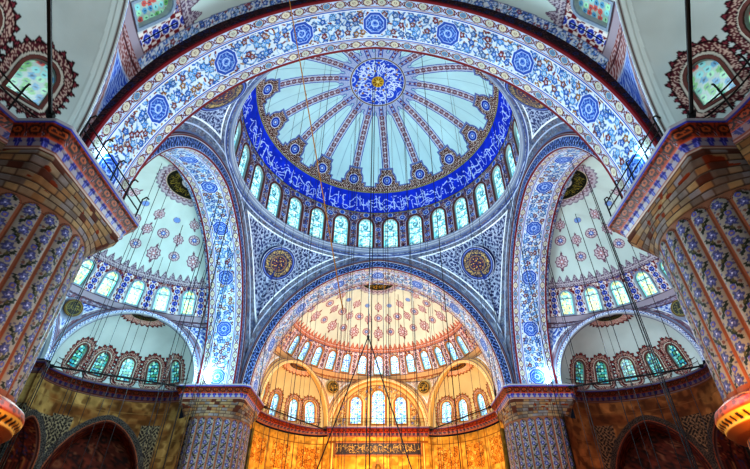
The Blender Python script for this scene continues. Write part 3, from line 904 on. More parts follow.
# -------------------------------------------------------------- niche cornices
CPROF = [(1.0, SPR), (0., SPR), (0., SPR - .22), (.2, SPR - .3), (.6, SPR - .62), (.66, SPR - .66), (.97, SPR - .9), (1.0, SPR - 1.0)]
def prof_samples(pf, n, scale=.8):
    pf = np.array(pf); L = np.concatenate([[0], np.cumsum(np.hypot(np.diff(pf[:, 0]) * scale, np.diff(pf[:, 1])))])
    s = np.unique(np.concatenate([np.linspace(0, L[-1], n), L]))
    return np.interp(s, L, pf[:, 0]), np.interp(s, L, pf[:, 1]), s, L
def paint_cornice(U, S, L, warm=0.):
    """S runs from the walkway over the lip and down the coving"""
    c = base(U.shape, rgb('9fa0a6'))
    v = S - L[1]
    v = np.where(v > 0, v / (L[-1] - L[1]) * 1.78, v)
    c = mix(c, v > 0, rgb('a29ca2')); c = mix(c, (v > .2) & (v < .3), rgb('2a2f9a'))
    bx = (v > .3) & (v < 1.0)
    p = fr(U / .62) - .5; w = v - .65
    g = base(U.shape, rgb('8c3418'))
    g = mix(g, worley(U / .2, v / .2, 3)[0] < .25, rgb('3a0f08'))
    g = mix(g, np.hypot(p * .62, w) < .25, rgb('2c0c0a')); g = mix(g, np.hypot(p * .62, w * 1.2) < .17, rgb('a8501c')); g = mix(g, np.hypot(p * .62, w) < .07, rgb('3c120c'))
    g = mix(g, (np.abs(p) > .43) & (w > .1), rgb('8f7c8c')); g = mix(g, np.abs(p) > .465, rgb('2c1014'))
    c = np.where(bx[..., None], g, c)
    c = mix(c, (v > 1.0) & (v < 1.07), rgb('b8532a'))
    pz = (v >= 1.07) & (v < 1.52)
    p2 = fr(U / .46) - .5; t = (v - 1.07) / .45
    g = base(U.shape, rgb('958c98'))
    leaf = (np.abs(p2) < .36 * np.sqrt(np.clip(1 - (t - .35) ** 2 / .42, 0, 1)) * (.8 + .2 * np.cos(np.arctan2(p2, t - .1) * 7))) & (t < .95)
    g = mix(g, leaf, rgb('2a2f8c')); g = mix(g, (np.abs(p2) < .03), rgb('6a6ac0'))
    c = np.where(pz[..., None], g, c)
    c = mix(c, v > 1.52, rgb('8a4a34')); c = mix(c, v > 1.6, rgb('b39c90')); c = mix(c, (v > 1.7), rgb('7a4030'))
    return c
tcount = [0]
def sweep_cornice(b_lip, b_wall, label, far):
    tcount[0] += 1
    t = np.linspace(0, PI, 420)
    K, Zc, s, L = prof_samples([(k, SPR + (z - SPR) * .8) for k, z in CPROF] if far else CPROF, 46)
    lip = np.stack([5.5 * np.cos(t), b_lip * np.sin(t)], -1); wal = np.stack([5.62 * np.cos(t), b_wall * np.sin(t)], -1)
    ul = np.concatenate([[0], np.cumsum(np.hypot(*np.diff(lip, axis=0).T))])
    P2 = lip[:, None, :] * (1 - K)[None, :, None] + wal[:, None, :] * K[None, :, None]
    P = np.concatenate([P2, np.broadcast_to(Zc[None, :, None], P2.shape[:2] + (1,))], -1)
    U, S = mg(ul, s)
    c = paint_cornice(U, S, L)
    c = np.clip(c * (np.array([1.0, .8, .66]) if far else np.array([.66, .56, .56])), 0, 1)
    o = grid('trim_%d' % tcount[0], P, c, M['gild'], None)
    tag(o, label, 'cornice', None, 'structure')
    return o
def copy_trim(o, label):
    tcount[0] += 1
    c = o.copy(); c.name = 'trim_%d' % tcount[0]; COL.objects.link(c); c['label'] = label
    return c
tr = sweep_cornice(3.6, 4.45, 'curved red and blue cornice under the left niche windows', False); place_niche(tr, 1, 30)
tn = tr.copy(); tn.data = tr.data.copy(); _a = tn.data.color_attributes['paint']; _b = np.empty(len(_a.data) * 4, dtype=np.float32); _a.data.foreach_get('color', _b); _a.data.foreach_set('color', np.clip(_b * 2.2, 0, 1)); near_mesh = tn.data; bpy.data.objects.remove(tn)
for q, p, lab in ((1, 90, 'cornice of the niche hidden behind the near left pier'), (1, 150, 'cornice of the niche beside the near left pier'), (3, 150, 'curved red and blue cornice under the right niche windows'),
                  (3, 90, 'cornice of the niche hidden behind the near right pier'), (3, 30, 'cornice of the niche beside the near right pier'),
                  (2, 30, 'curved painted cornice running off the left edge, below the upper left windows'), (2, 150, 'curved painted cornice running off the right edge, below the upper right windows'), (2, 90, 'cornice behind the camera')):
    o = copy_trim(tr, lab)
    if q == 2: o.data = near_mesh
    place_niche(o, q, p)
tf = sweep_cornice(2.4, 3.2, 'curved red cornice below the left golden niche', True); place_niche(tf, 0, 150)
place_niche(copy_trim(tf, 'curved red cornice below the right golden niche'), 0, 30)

# ------------------------------------------------------------------ lower walls
def open_mask(s, z, s0, hw, ap, sp):
    h = np.where(z < sp, hw, hw * np.clip(1 - ((z - sp) / (ap - sp)) ** 1.9, 0, 1) ** .62)
    return (np.abs(s - s0) < h) & (z < ap)
def open_line(s0, hw, ap, sp, n=40, grow=0.):
    z = np.concatenate([np.linspace(0, sp, 8)[:-1], sp + (ap - sp) * np.sin(np.linspace(0, PI / 2, n))])
    h = np.where(z < sp, hw, hw * np.clip(1 - ((z - sp) / (ap - sp)) ** 1.9, 0, 1) ** .62)
    return np.concatenate([s0 - h, (s0 + h)[::-1]]), np.concatenate([z, z[::-1]])
def pier_local(ap, end):
    # pier centre in the frame of the chord whose +x (or -x) end meets that pier: outward direction 30 degrees off the arch plane
    a = math.radians(30); cx, cy = ap * math.cos(a), HC + ap * math.sin(a)
    dx, dy = PC - cx, PC - cy
    ox, oy = math.cos(a), math.sin(a); tx, ty = math.sin(a), -math.cos(a)
    return end * (dx * tx + dy * ty), dx * ox + dy * oy
def make_low_wall(b, far, label, side, pier=0, zmin=None):
    root = tag(empty('wall_' + side), label, 'wall', None, 'structure')
    t = np.linspace(0, PI, 330)
    px, py = 5.62 * np.cos(t), b * np.sin(t)
    sl = np.concatenate([[0], np.cumsum(np.hypot(np.diff(px), np.diff(py)))]); mid = sl[-1] / 2
    z = np.concatenate([np.linspace(0, 6, 30)[:-1], np.linspace(6, SPR - .96, 170)])
    S, Z = mg(sl - mid, z)
    P = np.stack([np.repeat(px[:, None], len(z), 1), np.repeat(py[:, None], len(z), 1), Z], -1)
    ops = [(0., 3.45, 11.75, 6.6), (-5.75, 1.55, 10.9, 8.2), (5.75, 1.55, 10.9, 8.2)] if not far else []
    if zmin is not None: ops = []
    # mesh runs from +x (t = 0) to -x, so the pier at +x lies at negative s
    if pier: ops = [o for o in ops if o[0] * pier >= 0]
    if far:
        c = marble(S, Z, rgb('d9a94a'), rgb('b98a34'), 2.)  # gold tone carries the warm up-lighting of the far wall
        tz = (Z < 12.6) & (np.abs(fr(S / 3.3) - .5) < .36) & (Z > 10.2 + .0 * S)
        t2 = floral(S, Z, .5, rgb('d0963a'), [rgb('a8641e'), rgb('c07a2a'), rgb('e2bc62')], rgb('a8681e'), 3)
        c = np.where(tz[..., None], t2, c); c = mix(c, np.abs(Z - 12.9) < .06, rgb('8a5a20'))
        c = mix(c, np.abs(fr(S / 3.3) - .03) < .02, rgb('8c5a1c'))
    else:
        c = marble(S, Z, rgb('a08c66'), rgb('6c4424'), 5.)
        c = mix(c, (np.abs(fr(Z / 1.15) - .5) > .49), rgb('8a7452'))
        sp = np.zeros(S.shape, bool)
        for s0, hw, ap, spz in ops:
            sp |= (np.abs(S - s0) < hw + .75) & (Z < ap + .55)
        n_ = (np.abs(S - 3.9) < .55) | (np.abs(S + 3.9) < .55) | (np.abs(S) > 5.5)
        tile = arab(S, Z, .62, rgb('2c2a30'), rgb('8e8a84'), .27, .3)
        band = sp & (Z < 11.7) & (np.abs(S) > 2.6) & (Z > 6)
        c = np.where(band[..., None], tile, c)
        for s0, hw, ap, spz in ops:
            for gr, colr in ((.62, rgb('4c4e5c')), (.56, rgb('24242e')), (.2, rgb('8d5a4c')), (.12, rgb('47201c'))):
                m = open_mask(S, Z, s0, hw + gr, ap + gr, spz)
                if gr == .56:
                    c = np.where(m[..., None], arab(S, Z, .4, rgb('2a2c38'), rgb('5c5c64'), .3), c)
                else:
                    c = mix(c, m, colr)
    if side == 'right': c = c * np.array([.86, .62, .46])  # darker orange tint, dimmer and warmer light put into the wall colour
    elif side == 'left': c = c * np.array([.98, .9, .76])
    hole = np.zeros((S.shape[0] - 1, S.shape[1] - 1), bool)
    for op in ops: hole |= open_mask(midpts(S), midpts(Z), *op)
    kp = ~hole
    if pier:
        # the wall stops against the round shaft of the pier at its end
        ap = 9.53 if zmin is None else APN
        lx, ly = pier_local(ap, pier)
        mx_, my_ = (midpts(P[..., 0]) - lx) * pier, midpts(P[..., 1]) - ly
        ca_, sa_ = math.cos(PI / 6), math.sin(PI / 6)
        wx_, wy_ = mx_ * sa_ + my_ * ca_, -mx_ * ca_ + my_ * sa_
        kp &= np.hypot(mx_, my_) > np.where(midpts(Z) > 4.6, np.where(midpts(Z) < 6.2, 3.42, 2.92), 3.28)
        kp &= ~((midpts(Z) > 12.15) & (np.maximum(np.abs(wx_), np.abs(wy_)) < np.where(midpts(Z) > 13.75, 3.24, 2.86)))
    if zmin is not None:
        kp &= midpts(Z) > zmin
        u = S; crs = np.floor(Z / .26); bl = np.floor(u / .5 + crs * .37); hb = hsh(bl, crs, 3.)
        c = pal(hb, [rgb('a07e58'), rgb('8f7a68'), rgb('a88a5c'), rgb('7f6450'), rgb('966a44')]) * (.8 + .3 * fbm(u, Z * 3, 4)[..., None])
        c = mix(c, (fr(u / .5 + crs * .37) < .07) | (fr(Z / .26) < .12), rgb('4e3a2e'))
        ops = []
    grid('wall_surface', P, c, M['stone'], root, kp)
    for op in ops:
        so, zo = open_line(*op)
        x = np.interp(so + mid, sl, px); y = np.interp(so + mid, sl, py)
        tm = math.pi * (op[0] + mid) / sl[-1]
        on = np.array([math.cos(np.interp(op[0] + mid, sl, t)) / 5.62, math.sin(np.interp(op[0] + mid, sl, t)) / b]); on /= np.hypot(*on)
        d = np.linspace(-.03, 3.2, 26)
        I, D = mg(np.arange(len(so)), d)
        Pp = np.stack([x[I] + on[0] * D, y[I] + on[1] * D, zo[I]], -1)
        ul = np.concatenate([[0], np.cumsum(np.hypot(np.diff(so), np.diff(zo)))])[I]
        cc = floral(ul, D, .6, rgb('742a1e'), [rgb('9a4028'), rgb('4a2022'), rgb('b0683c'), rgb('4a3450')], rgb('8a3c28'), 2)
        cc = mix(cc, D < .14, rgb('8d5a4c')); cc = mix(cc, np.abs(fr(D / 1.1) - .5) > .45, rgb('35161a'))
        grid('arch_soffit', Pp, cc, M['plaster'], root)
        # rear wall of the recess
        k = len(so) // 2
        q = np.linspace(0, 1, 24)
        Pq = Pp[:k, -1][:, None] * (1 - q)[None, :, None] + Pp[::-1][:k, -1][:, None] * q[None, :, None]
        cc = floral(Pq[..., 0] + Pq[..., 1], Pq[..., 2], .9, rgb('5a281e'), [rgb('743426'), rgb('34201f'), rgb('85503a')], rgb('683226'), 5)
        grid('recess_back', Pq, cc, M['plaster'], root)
    return root
LOWW = {}
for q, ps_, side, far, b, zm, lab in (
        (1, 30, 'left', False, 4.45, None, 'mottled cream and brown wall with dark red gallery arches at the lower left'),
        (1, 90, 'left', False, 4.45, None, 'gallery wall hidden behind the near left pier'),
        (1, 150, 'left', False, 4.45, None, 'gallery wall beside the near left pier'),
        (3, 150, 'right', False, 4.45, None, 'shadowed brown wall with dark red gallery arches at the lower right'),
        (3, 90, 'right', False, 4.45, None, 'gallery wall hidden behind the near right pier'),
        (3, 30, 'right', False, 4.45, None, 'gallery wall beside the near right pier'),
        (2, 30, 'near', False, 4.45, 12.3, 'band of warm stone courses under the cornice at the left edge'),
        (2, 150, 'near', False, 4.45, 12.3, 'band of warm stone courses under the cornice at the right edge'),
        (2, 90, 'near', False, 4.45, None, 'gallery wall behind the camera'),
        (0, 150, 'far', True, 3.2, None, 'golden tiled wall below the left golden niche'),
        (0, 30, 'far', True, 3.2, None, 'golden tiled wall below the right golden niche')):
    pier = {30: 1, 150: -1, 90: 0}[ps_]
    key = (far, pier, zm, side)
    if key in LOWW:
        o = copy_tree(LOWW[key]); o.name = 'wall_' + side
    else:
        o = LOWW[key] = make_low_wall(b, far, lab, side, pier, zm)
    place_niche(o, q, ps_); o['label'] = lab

# --------------------------------------------- central bay of the far wall
YF = HC + 9.53
cen_root = tag(empty('wall_far'), 'central bay of the golden far wall with three tall stained windows under an arch', 'wall', None, 'structure')
TW = [(-2.55, 1.25, 3.0, 15.05), (0., 1.5, 3.75, 15.05), (2.55, 1.25, 3.0, 15.05)]
X, Z = mg(np.linspace(-5.4, 5.4, 220), np.linspace(SPR, 20.1, 120))
c = floral(X, Z, .4, rgb('dcae6a'), [rgb('b0703a'), rgb('7d8ab8'), rgb('e8cf98'), rgb('c98a4c')], rgb('b9874a'), 2)
hole = np.zeros(X.shape, bool)
for x0, w, h, z0 in TW:
    for gr, colr in ((.5, rgb('b5703c')), (.42, rgb('e6c684')), (.2, rgb('a8582c'))):
        c = mix(c, in_window(X - x0, Z - z0, w, h, gr), colr)
    hole |= in_window(X - x0, Z - z0, w, h)
R = np.hypot(X, Z - SPR)
c = mix(c, R > 4.75, rgb('e2b974')); c = mix(c, np.abs(R - 4.75) < .05, rgb('a5643c')); c = mix(c, R > 5.1, rgb('b9814a'))
keep = (midpts(hole.astype(float)) < .5) & (midpts(R) < 5.3)
grid('tympanum', np.stack([X, np.full_like(X, YF + .45), Z], -1), c, M['plaster'], cen_root, keep)
T, O = mg(np.linspace(0, PI, 200), np.linspace(5.2, 5.56, 14))
c = arab(T * 5.3, O, .4, rgb('d69a50'), rgb('f4dfae'), .3); c = mix(c, O < 5.26, rgb('f2dca8')); c = mix(c, O > 5.5, rgb('9a5a38'))
grid('arch_face', np.stack([O * np.cos(T), np.full_like(T, YF), SPR + O * np.sin(T)], -1), c, M['tile'], cen_root)
T, Y = mg(np.linspace(0, PI, 200), np.linspace(0, .46, 8))
grid('arch_edge', np.stack([5.2 * np.cos(T), YF + Y, SPR + 5.2 * np.sin(T)], -1), base(T.shape, rgb('d9a95c')), M['plaster'], cen_root)
X, Z = mg(np.linspace(-5.5, 5.5, 240), np.linspace(0, SPR - .96, 240))
c = marble(X, Z, rgb('e0ac44'), rgb('c48f30'), 8.)  # golden base with the warm up-lighting put into the colour
c = mix(c, np.abs(fr(Z / 1.3) - .5) > .485, rgb('b98430')); c = mix(c, (np.abs(fr(X / 1.9 + .5 * np.floor(Z / 1.3)) - .5) > .49), rgb('b98430'))
c = mix(c, np.abs(np.abs(X) - 4.95) < .16, rgb('a56a24')); c = mix(c, np.abs(np.abs(X) - 4.95) < .07, rgb('e8c470'))
c = mix(c, np.abs(Z - 13.15) < .1, rgb('9a5a20'))
grid('wall_surface', np.stack([X, np.full_like(X, YF + .4), Z], -1), c, M['stone'], cen_root)
K, Zc, s, L = prof_samples(CPROF, 46)
U, Sx = mg(np.linspace(-5.6, 5.6, 260), s)
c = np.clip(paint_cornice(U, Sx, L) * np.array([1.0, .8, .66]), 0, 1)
tcount[0] += 1
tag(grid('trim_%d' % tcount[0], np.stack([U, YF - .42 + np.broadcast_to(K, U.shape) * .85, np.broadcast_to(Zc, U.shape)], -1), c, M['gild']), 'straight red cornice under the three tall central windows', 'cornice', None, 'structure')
for (x0, w, h, z0), lab in zip(TW, ('tall stained window of the far central bay, the left of three', 'tallest stained window, in the middle of the far central bay', 'tall stained window of the far central bay, the right of three')):
    make_window(frame_matrix((x0, YF + .45, z0), (0, 1, 0)), w, h, 'tymp', 'glass_far', 'frame_gold', lab, 'tall windows of the far central bay', .3, .12)

# ======================================================================= PIERS
NF = 26
def square_r(th, h, ch=.35):
    """polar radius of a square with chamfered corners"""
    c, s = np.abs(np.cos(th)), np.abs(np.sin(th))
    return np.minimum(h / np.maximum(c, s), (2 * h - ch) / (c + s))
def make_pier(label):
    root = tag(empty('fluted_pier', (PC, PC, 0)), label, 'pier', 'great fluted piers')
    # shaft with convex flutes, each with a rounded top
    n = NF * 26
    th = np.linspace(0, 2 * PI, n + 1)
    z0, z1 = 5.85, 12.06
    A, Z = mg(th, np.linspace(z0, z1, 230))
    fw = 2 * PI * PR / NF
    p = fr(A / (2 * PI) * NF) - .5; x = p * fw; k = np.floor(A / (2 * PI) * NF)
    ztop = 11.96; rr = .315
    zc = ztop - rr
    ins = np.where(Z < zc, np.abs(x), np.hypot(x, Z - zc))
    r = PR - .1 + .13 * np.sqrt(np.clip(1 - (np.minimum(ins, .33) / .335) ** 2, 0, 1))
    c = base(A.shape, rgb('8a5a40')) * (.9 + .12 * fbm(A * 20, Z, 2)[..., None])
    c = mix(c, ins < .343, rgb('2c1212')); c = mix(c, ins < .328, rgb('8a5038')); c = mix(c, ins < .288, rgb('1c1018'))
    body = ins < .268
    per = .74
    zz = Z + hsh(k, 1., 2) * .25
    ph = fr(zz / per); row = np.floor(zz / per)
    sgn = np.where((row % 2) > .5, 1, -1)
    g = base(A.shape, rgb('8a8078'))
    d, a, hh, _, _ = worley(A * PR / .2, Z / .2, 6)
    g = mix(g, d < .2, rgb('565068'))
    y = (ph - .5) * per
    lx = x * sgn
    # curved dark leaf and a blue flower in turn
    lf = (np.abs(lx - .02 - .16 * np.sin((y + .1) * 6)) < .06 + .03 * np.sin(y * 46)) & (y > -.34) & (y < .16)
    g = mix(g, lf, rgb('1c1f10')); 
    lf2 = (np.abs(lx + .1 - .1 * np.cos(y * 8)) < .045) & (y > -.1) & (y < .34)
    g = mix(g, lf2, rgb('4c421c'))
    q = np.hypot(x + sgn * .07, y - .2); aa = np.arctan2(y - .2, x + sgn * .07)
    fl = q < .165 + .03 * np.cos(6 * aa)
    g = mix(g, fl, rgb('40406e')); g = mix(g, (q < .11) & (np.sin(aa * 3 + q * 30) > 0), rgb('6a6a9c')); g = mix(g, q < .03, rgb('c3bfd2'))
    q2 = np.hypot(x - sgn * .1, y + .22); g = mix(g, q2 < .1, rgb('4a4a92')); g = mix(g, q2 < .05, rgb('8a6a5a')); q3 = np.hypot(x + sgn * .16, y + .12); g = mix(g, q3 < .055, rgb('6a4438'))
    c = np.where(body[..., None], g, c)
    c = mix(c, Z < z0 + .25, rgb('8a4a2c'))
    grid('shaft', np.stack([r * np.cos(A), r * np.sin(A), Z], -1), c, M['tile'], root)
    # stone capital: round to square, laid in courses
    th = np.linspace(0, 2 * PI, 361)
    W = np.linspace(0, 1, 70)
    A, Wm = mg(th, W)
    Z = 12.04 + (13.42 - 12.04) * Wm
    rc = PR - .08
    k = np.clip(Wm * 1.12, 0, 1)
    crs = np.floor(Wm * 6); fc = fr(Wm * 6)
    r = rc + (square_r(A, 2.78) - rc) * (k ** 1.1) + .05 * (fc > .12) * (Wm < .95)
    u = A * 3.2 + crs * .37
    bl = np.floor(u / .46); jt = (fr(u / .46) < .07) | (fc < .14)
    hb = hsh(bl, crs, 3.)
    c = pal(hb, [rgb('94806a'), rgb('857a76'), rgb('a08664'), rgb('74665e'), rgb('967250'), rgb('888082')])
    c = c * (.86 + .25 * fbm(A * 14, Z * 3, 4)[..., None])
    c = mix(c, jt, rgb('5e4a40'))
    st = (vnoise(A * 9, Z * 5, 8) > .8) & (Wm > .3)
    c = mix(c, st, rgb('7c3418')); c = mix(c, (hb > .86) & (crs > 1), rgb('5a3428'))
    grid('stone_capital', np.stack([r * np.cos(A), r * np.sin(A), Z], -1), c, M['stone'], root)
    # projecting cornice
    PPR = [(0.2, SPR - .02), (3.2, SPR - .02), (3.2, SPR - .26), (3.12, SPR - .34), (2.9, SPR - .8), (2.86, SPR - .84), (2.8, SPR - 1.14), (2.74, SPR - 1.2)]
    K, Zc, s, L = prof_samples(PPR, 80, 1.)
    A, I = mg(np.linspace(0, 2 * PI, 721), np.arange(len(K)))
    R = square_r(A, 1., .12) * K[I]
    ca, sa = np.cos(A), np.sin(A)
    U = np.where(np.abs(ca) > np.abs(sa), R * sa, R * ca)
    S = s[I]
    v = S - L[1]
    vm = np.where(v < 0, v, v * 1.0)
    # squeeze the profile length so that the same bands fit
    Lb = L[-1] - L[1]
    c = paint_cornice(U, S, L)
    grid('cornice', np.stack([R * ca, R * sa, Zc[I]], -1), c, M['gild'], root)
    # ring moulding half way up
    prof = [(PR - .28, 6.42), (PR + .05, 6.38), (PR + .3, 6.2), (PR + .36, 6.0), (PR + .3, 5.82), (PR + .2, 5.74), (PR + .2, 5.62), (PR + .0, 5.45), (PR - .26, 5.36)]
    Kp = np.array(prof) - np.array([-.14, .5]); Lp = np.concatenate([[0], np.cumsum(np.hypot(*np.diff(Kp, axis=0).T))]); ss = np.linspace(0, Lp[-1], 50)
    A, I = mg(np.linspace(0, 2 * PI, 420), np.arange(50))
    rr_, zz_, S = np.interp(ss, Lp, Kp[:, 0])[I], np.interp(ss, Lp, Kp[:, 1])[I], ss[I]
    u = A * 3.1
    c = base(A.shape, rgb('b4461c')); c = mix(c, worley(u / .3, S / .22, 3)[0] < .33, rgb('74200f'))
    c = mix(c, np.abs(np.sin(u * 5) * .1 + .5 - S) < .035, rgb('e39a58'))
    c = mix(c, S > .92, rgb('d8a040')); c = mix(c, (S > 1.0) & (S < 1.22) & (np.abs(fr(u / .3) - .5) < .22), rgb('3a2410')); c = mix(c, S > 1.28, rgb('9a5a24'))
    grid('ring_moulding', np.stack([rr_ * np.cos(A), rr_ * np.sin(A), zz_], -1), c, M['gild'], root)
    # lower shaft
    A, Z = mg(np.linspace(0, 2 * PI, 360), np.linspace(.9, 4.95, 100))
    c = arab(A * PR, Z, .95, rgb('2c2a52'), rgb('c27a30'), .3, .6)
    c = mix(c, np.abs(fr(A / (2 * PI) * 13) - .5) > .46, rgb('a0522a'))
    grid('lower_shaft', np.stack([(PR - .1) * np.cos(A), (PR - .1) * np.sin(A), Z], -1), c, M['tile'], root)
    A, I = mg(np.linspace(0, 2 * PI, 120), np.arange(5))
    rr_ = np.array([PR - .1, PR + .15, PR + .2, PR + .35, PR + .35])[I]; zz_ = np.array([.95, .85, .5, .4, 0.])[I]
    grid('plinth', np.stack([rr_ * np.cos(A), rr_ * np.sin(A), zz_], -1), marble(A * 3, zz_, rgb('b8b2a8'), rgb('8f8a84')), M['stone'], root)
    return root
pier = make_pier('fluted blue and gold pier at the far right, beside the golden wall')
for x, y, q, lab in ((-PC, PC, 1, 'fluted blue and gold pier at the far left, beside the golden wall'), (-PC, -PC, 2, 'huge near pier at the left edge with flower-filled flutes under an orange cornice'), (PC, -PC, 3, 'huge near pier at the right edge with flower-filled flutes and an orange ring moulding')):
    o = copy_tree(pier); o.location = (x, y, 0); o.rotation_euler = (0, 0, q * PI / 2); o['label'] = lab

# ======================================================================== FLOOR
T, R = mg(np.linspace(0, 2 * PI, 200), np.linspace(.01, 33, 160))
X, Y = R * np.cos(T), R * np.sin(T)
c = floral(X, Y, .8, rgb('8a2c22'), [rgb('2c3a6a'), rgb('c8a05a'), rgb('a84a34')], rgb('6a1e1a'), 3)
tag(grid('floor', np.stack([X, Y, 0 * X], -1), c, M['carpet']), 'red patterned carpet floor below the view', 'floor', None, 'structure')

# ==================================================================== TIE RODS
def hexpt(q, k, z, rad=11.0):
    a = math.radians(60 * k)
    return Vector(rotz((rad * math.cos(a), HC + rad * math.sin(a), z), q * PI / 2))
def tie_rod(p, q, r, label):
    p, q = Vector(p), Vector(q); mid = (p + q) / 2
    root = tag(empty('tie_rod', mid), label, 'tie rod', 'iron tie rods across the niches')
    MB().tube([p - mid, q - mid], r, 8).build('bar', M['iron'], root)
    d = (q - p).normalized()
    for e, s in ((p, 1), (q, -1)):
        a = e + d * s * .05 - mid
        MB().tube([a, a + d * s * .22], r * 2.1, 8).build('end_collar', M['iron'], root)
for q, k0, lab in ((1, 0, 'black tie rod across the front of the pale left niche'), (3, 2, 'black tie rod across the front of the shadowed right niche'),
                   (0, 2, 'black tie rod slanting across the left golden niche'), (0, 0, 'black tie rod slanting across the right golden niche'),
                   (2, 0, 'thick black bar crossing the upper left niche up to the frame edge'), (2, 2, 'thick black bar crossing the upper right niche up to the frame edge')):
    a, b = hexpt(q, k0, 14.2), hexpt(q, k0 + 1, 14.2)
    d = (b - a).normalized()
    if q == 2:
        n = Vector((d.y, -d.x, 0)); n = n if n.y < 0 else -n
        a, b = a + n * 1.36 + d * .1, b + n * 1.36 - d * .1
    zr = 15.0 if q == 2 else 14.2
    a.z = b.z = zr
    near_a = min((a - Vector((sx * PC, sy * PC, zr))).length for sx in (-1, 1) for sy in (-1, 1)) < 5
    ea, eb = (.72, .36) if near_a else (.36, .72)
    tie_rod(a + d * ea, b - d * eb, .06 if q == 0 else .07, lab)

# ==================================================================== RAILINGS
def railing(q, psc, blip, label, t0, t1, nposts, hook, hgt=.95, inset=.12, rr=.028):
    a0 = math.radians(psc); rz = a0 - PI / 2 + q * PI / 2
    o = Vector(rotz((apo(q) * math.cos(a0), HC + apo(q) * math.sin(a0), 0), q * PI / 2))
    R = Matrix.Rotation(rz, 3, 'Z')
    def pt(t, z): return R @ Vector(((5.5 - inset * .3) * math.cos(t), (blip + inset) * math.sin(t), 0)) + Vector((0, 0, z))
    tm = (t0 + t1) / 2
    c0 = o + pt(tm, SPR)
    root = tag(empty('iron_railing', c0), label, 'railing', 'iron railings along the cornices')
    off = o - c0
    ts = np.linspace(t0, t1, 28)
    for nm, z in (('top_rail', SPR + hgt), ('middle_rail', SPR + hgt * .55)):
        MB().tube([off + pt(t, z) for t in ts], rr, 5).build(nm, M['iron'], root)
    for t in np.linspace(t0, t1, nposts):
        pts = [off + pt(t, SPR), off + pt(t, SPR + hgt)]
        if hook:
            inn = (R @ Vector((-math.cos(t), -math.sin(t), 0))) * .28
            pts += [off + pt(t, SPR + hgt + .3), off + pt(t, SPR + hgt + .42) + inn * .5, off + pt(t, SPR + hgt + .3) + inn]
        MB().tube(pts, rr * 1.1, 5).build('post', M['iron'], root)
    return root
railing(2, 30, 3.6, 'black iron railing with hooked posts on the upper left cornice', .3, 2.2, 8, True, 1.0, .15, .032)
railing(2, 150, 3.6, 'black iron railing with hooked posts on the upper right cornice', PI - 2.2, PI - .3, 8, True, 1.0, .15, .032)
railing(1, 30, 3.6, 'thin iron railing below the windows of the left niche', .35, 2.75, 9, False, .85, .15, .022)
railing(3, 150, 3.6, 'thin iron railing below the windows of the right niche', PI - 2.75, PI - .35, 9, False, .85, .15, .022)
railing(0, 150, 2.4, 'thin iron railing below the windows of the left golden niche', .35, 2.75, 8, False, .85, .15, .02)
railing(0, 30, 2.4, 'thin iron railing below the windows of the right golden niche', PI - 2.75, PI - .35, 8, False, .85, .15, .02)
def straight_rail(p, q, label, nposts, hgt=.9, rr=.026, hook=False):
    p, q = Vector(p), Vector(q); c0 = (p + q) / 2
    root = tag(empty('iron_railing', c0), label, 'railing', 'iron railings along the cornices')
    up = Vector((0, 0, 1))
    for nm, z in (('top_rail', hgt), ('middle_rail', hgt * .55)):
        MB().tube([p - c0 + up * z, q - c0 + up * z], rr, 5).build(nm, M['iron'], root)
    nrm = (q - p).normalized().cross(up) * .3
    for k in range(nposts):
        b = p - c0 + (q - p) * (k / (nposts - 1))
        pts = [b, b + up * hgt]
        if hook: pts += [b + up * (hgt + .25), b + up * (hgt + .38) + nrm * .5, b + up * (hgt + .25) + nrm]
        MB().tube(pts, rr * 1.15, 5).build('post', M['iron'], root)
straight_rail((-5.3, YF - .25, SPR), (5.3, YF - .25, SPR), 'thin iron railing under the three tall central windows', 9, .85, .02)
for sx, sd in ((-1, 'left'), (1, 'right')):
    straight_rail((sx * 10.98, -16.2, SPR), (sx * 10.98, -11.4, SPR), 'black iron railing on the near %s pier cornice, against the lit arch' % sd, 5, 1.0, .03, True)

# ================================================================== FLOODLIGHTS
def floodlight(loc, aim, label):
    root = tag(empty('floodlight', loc), label, 'floodlight', 'floodlights on the pier cornices')
    d = (Vector(aim) - Vector(loc)); d.z = max(d.z, .2); d.normalize()
    q = d.to_track_quat('Z', 'Y').to_matrix().to_4x4()
    T = Matrix.Translation((0, 0, .34)) @ q
    MB().lathe([(.02, -.24), (.17, -.22), (.23, -.05), (.29, .1), (.29, .12), (.25, .12)], T, 18).build('housing', M['lamp'], root, True)
    MB().lathe([(.001, .16), (.14, .15), (.25, .11)], T, 18).build('lens', M['lens'], root, True)
    b = MB().tube([(-.3, 0, .36), (-.3, 0, .04), (.3, 0, .04), (.3, 0, .36)], .022, 6); b.build('bracket', M['lamp'], root)
    MB().box((0, 0, .02), (.3, .3, .04)).build('base_plate', M['lamp'], root)
    return root
FL = [(-14.6, 11.15, SPR, 'bright floodlight on the far left pier cornice'), (14.8, 11.15, SPR, 'bright floodlight on the far right pier cornice'),
      (-11.5, -14.6, SPR, 'floodlight on the near left pier cornice, behind its railing'), (11.5, -14.6, SPR, 'floodlight on the near right pier cornice, behind its railing')]
for x, y, z, lab in FL:
    floodlight((x, y, z), (x * (.3 if y > 0 else .2), y - (12 if y > 0 else 0), z - 1), lab)

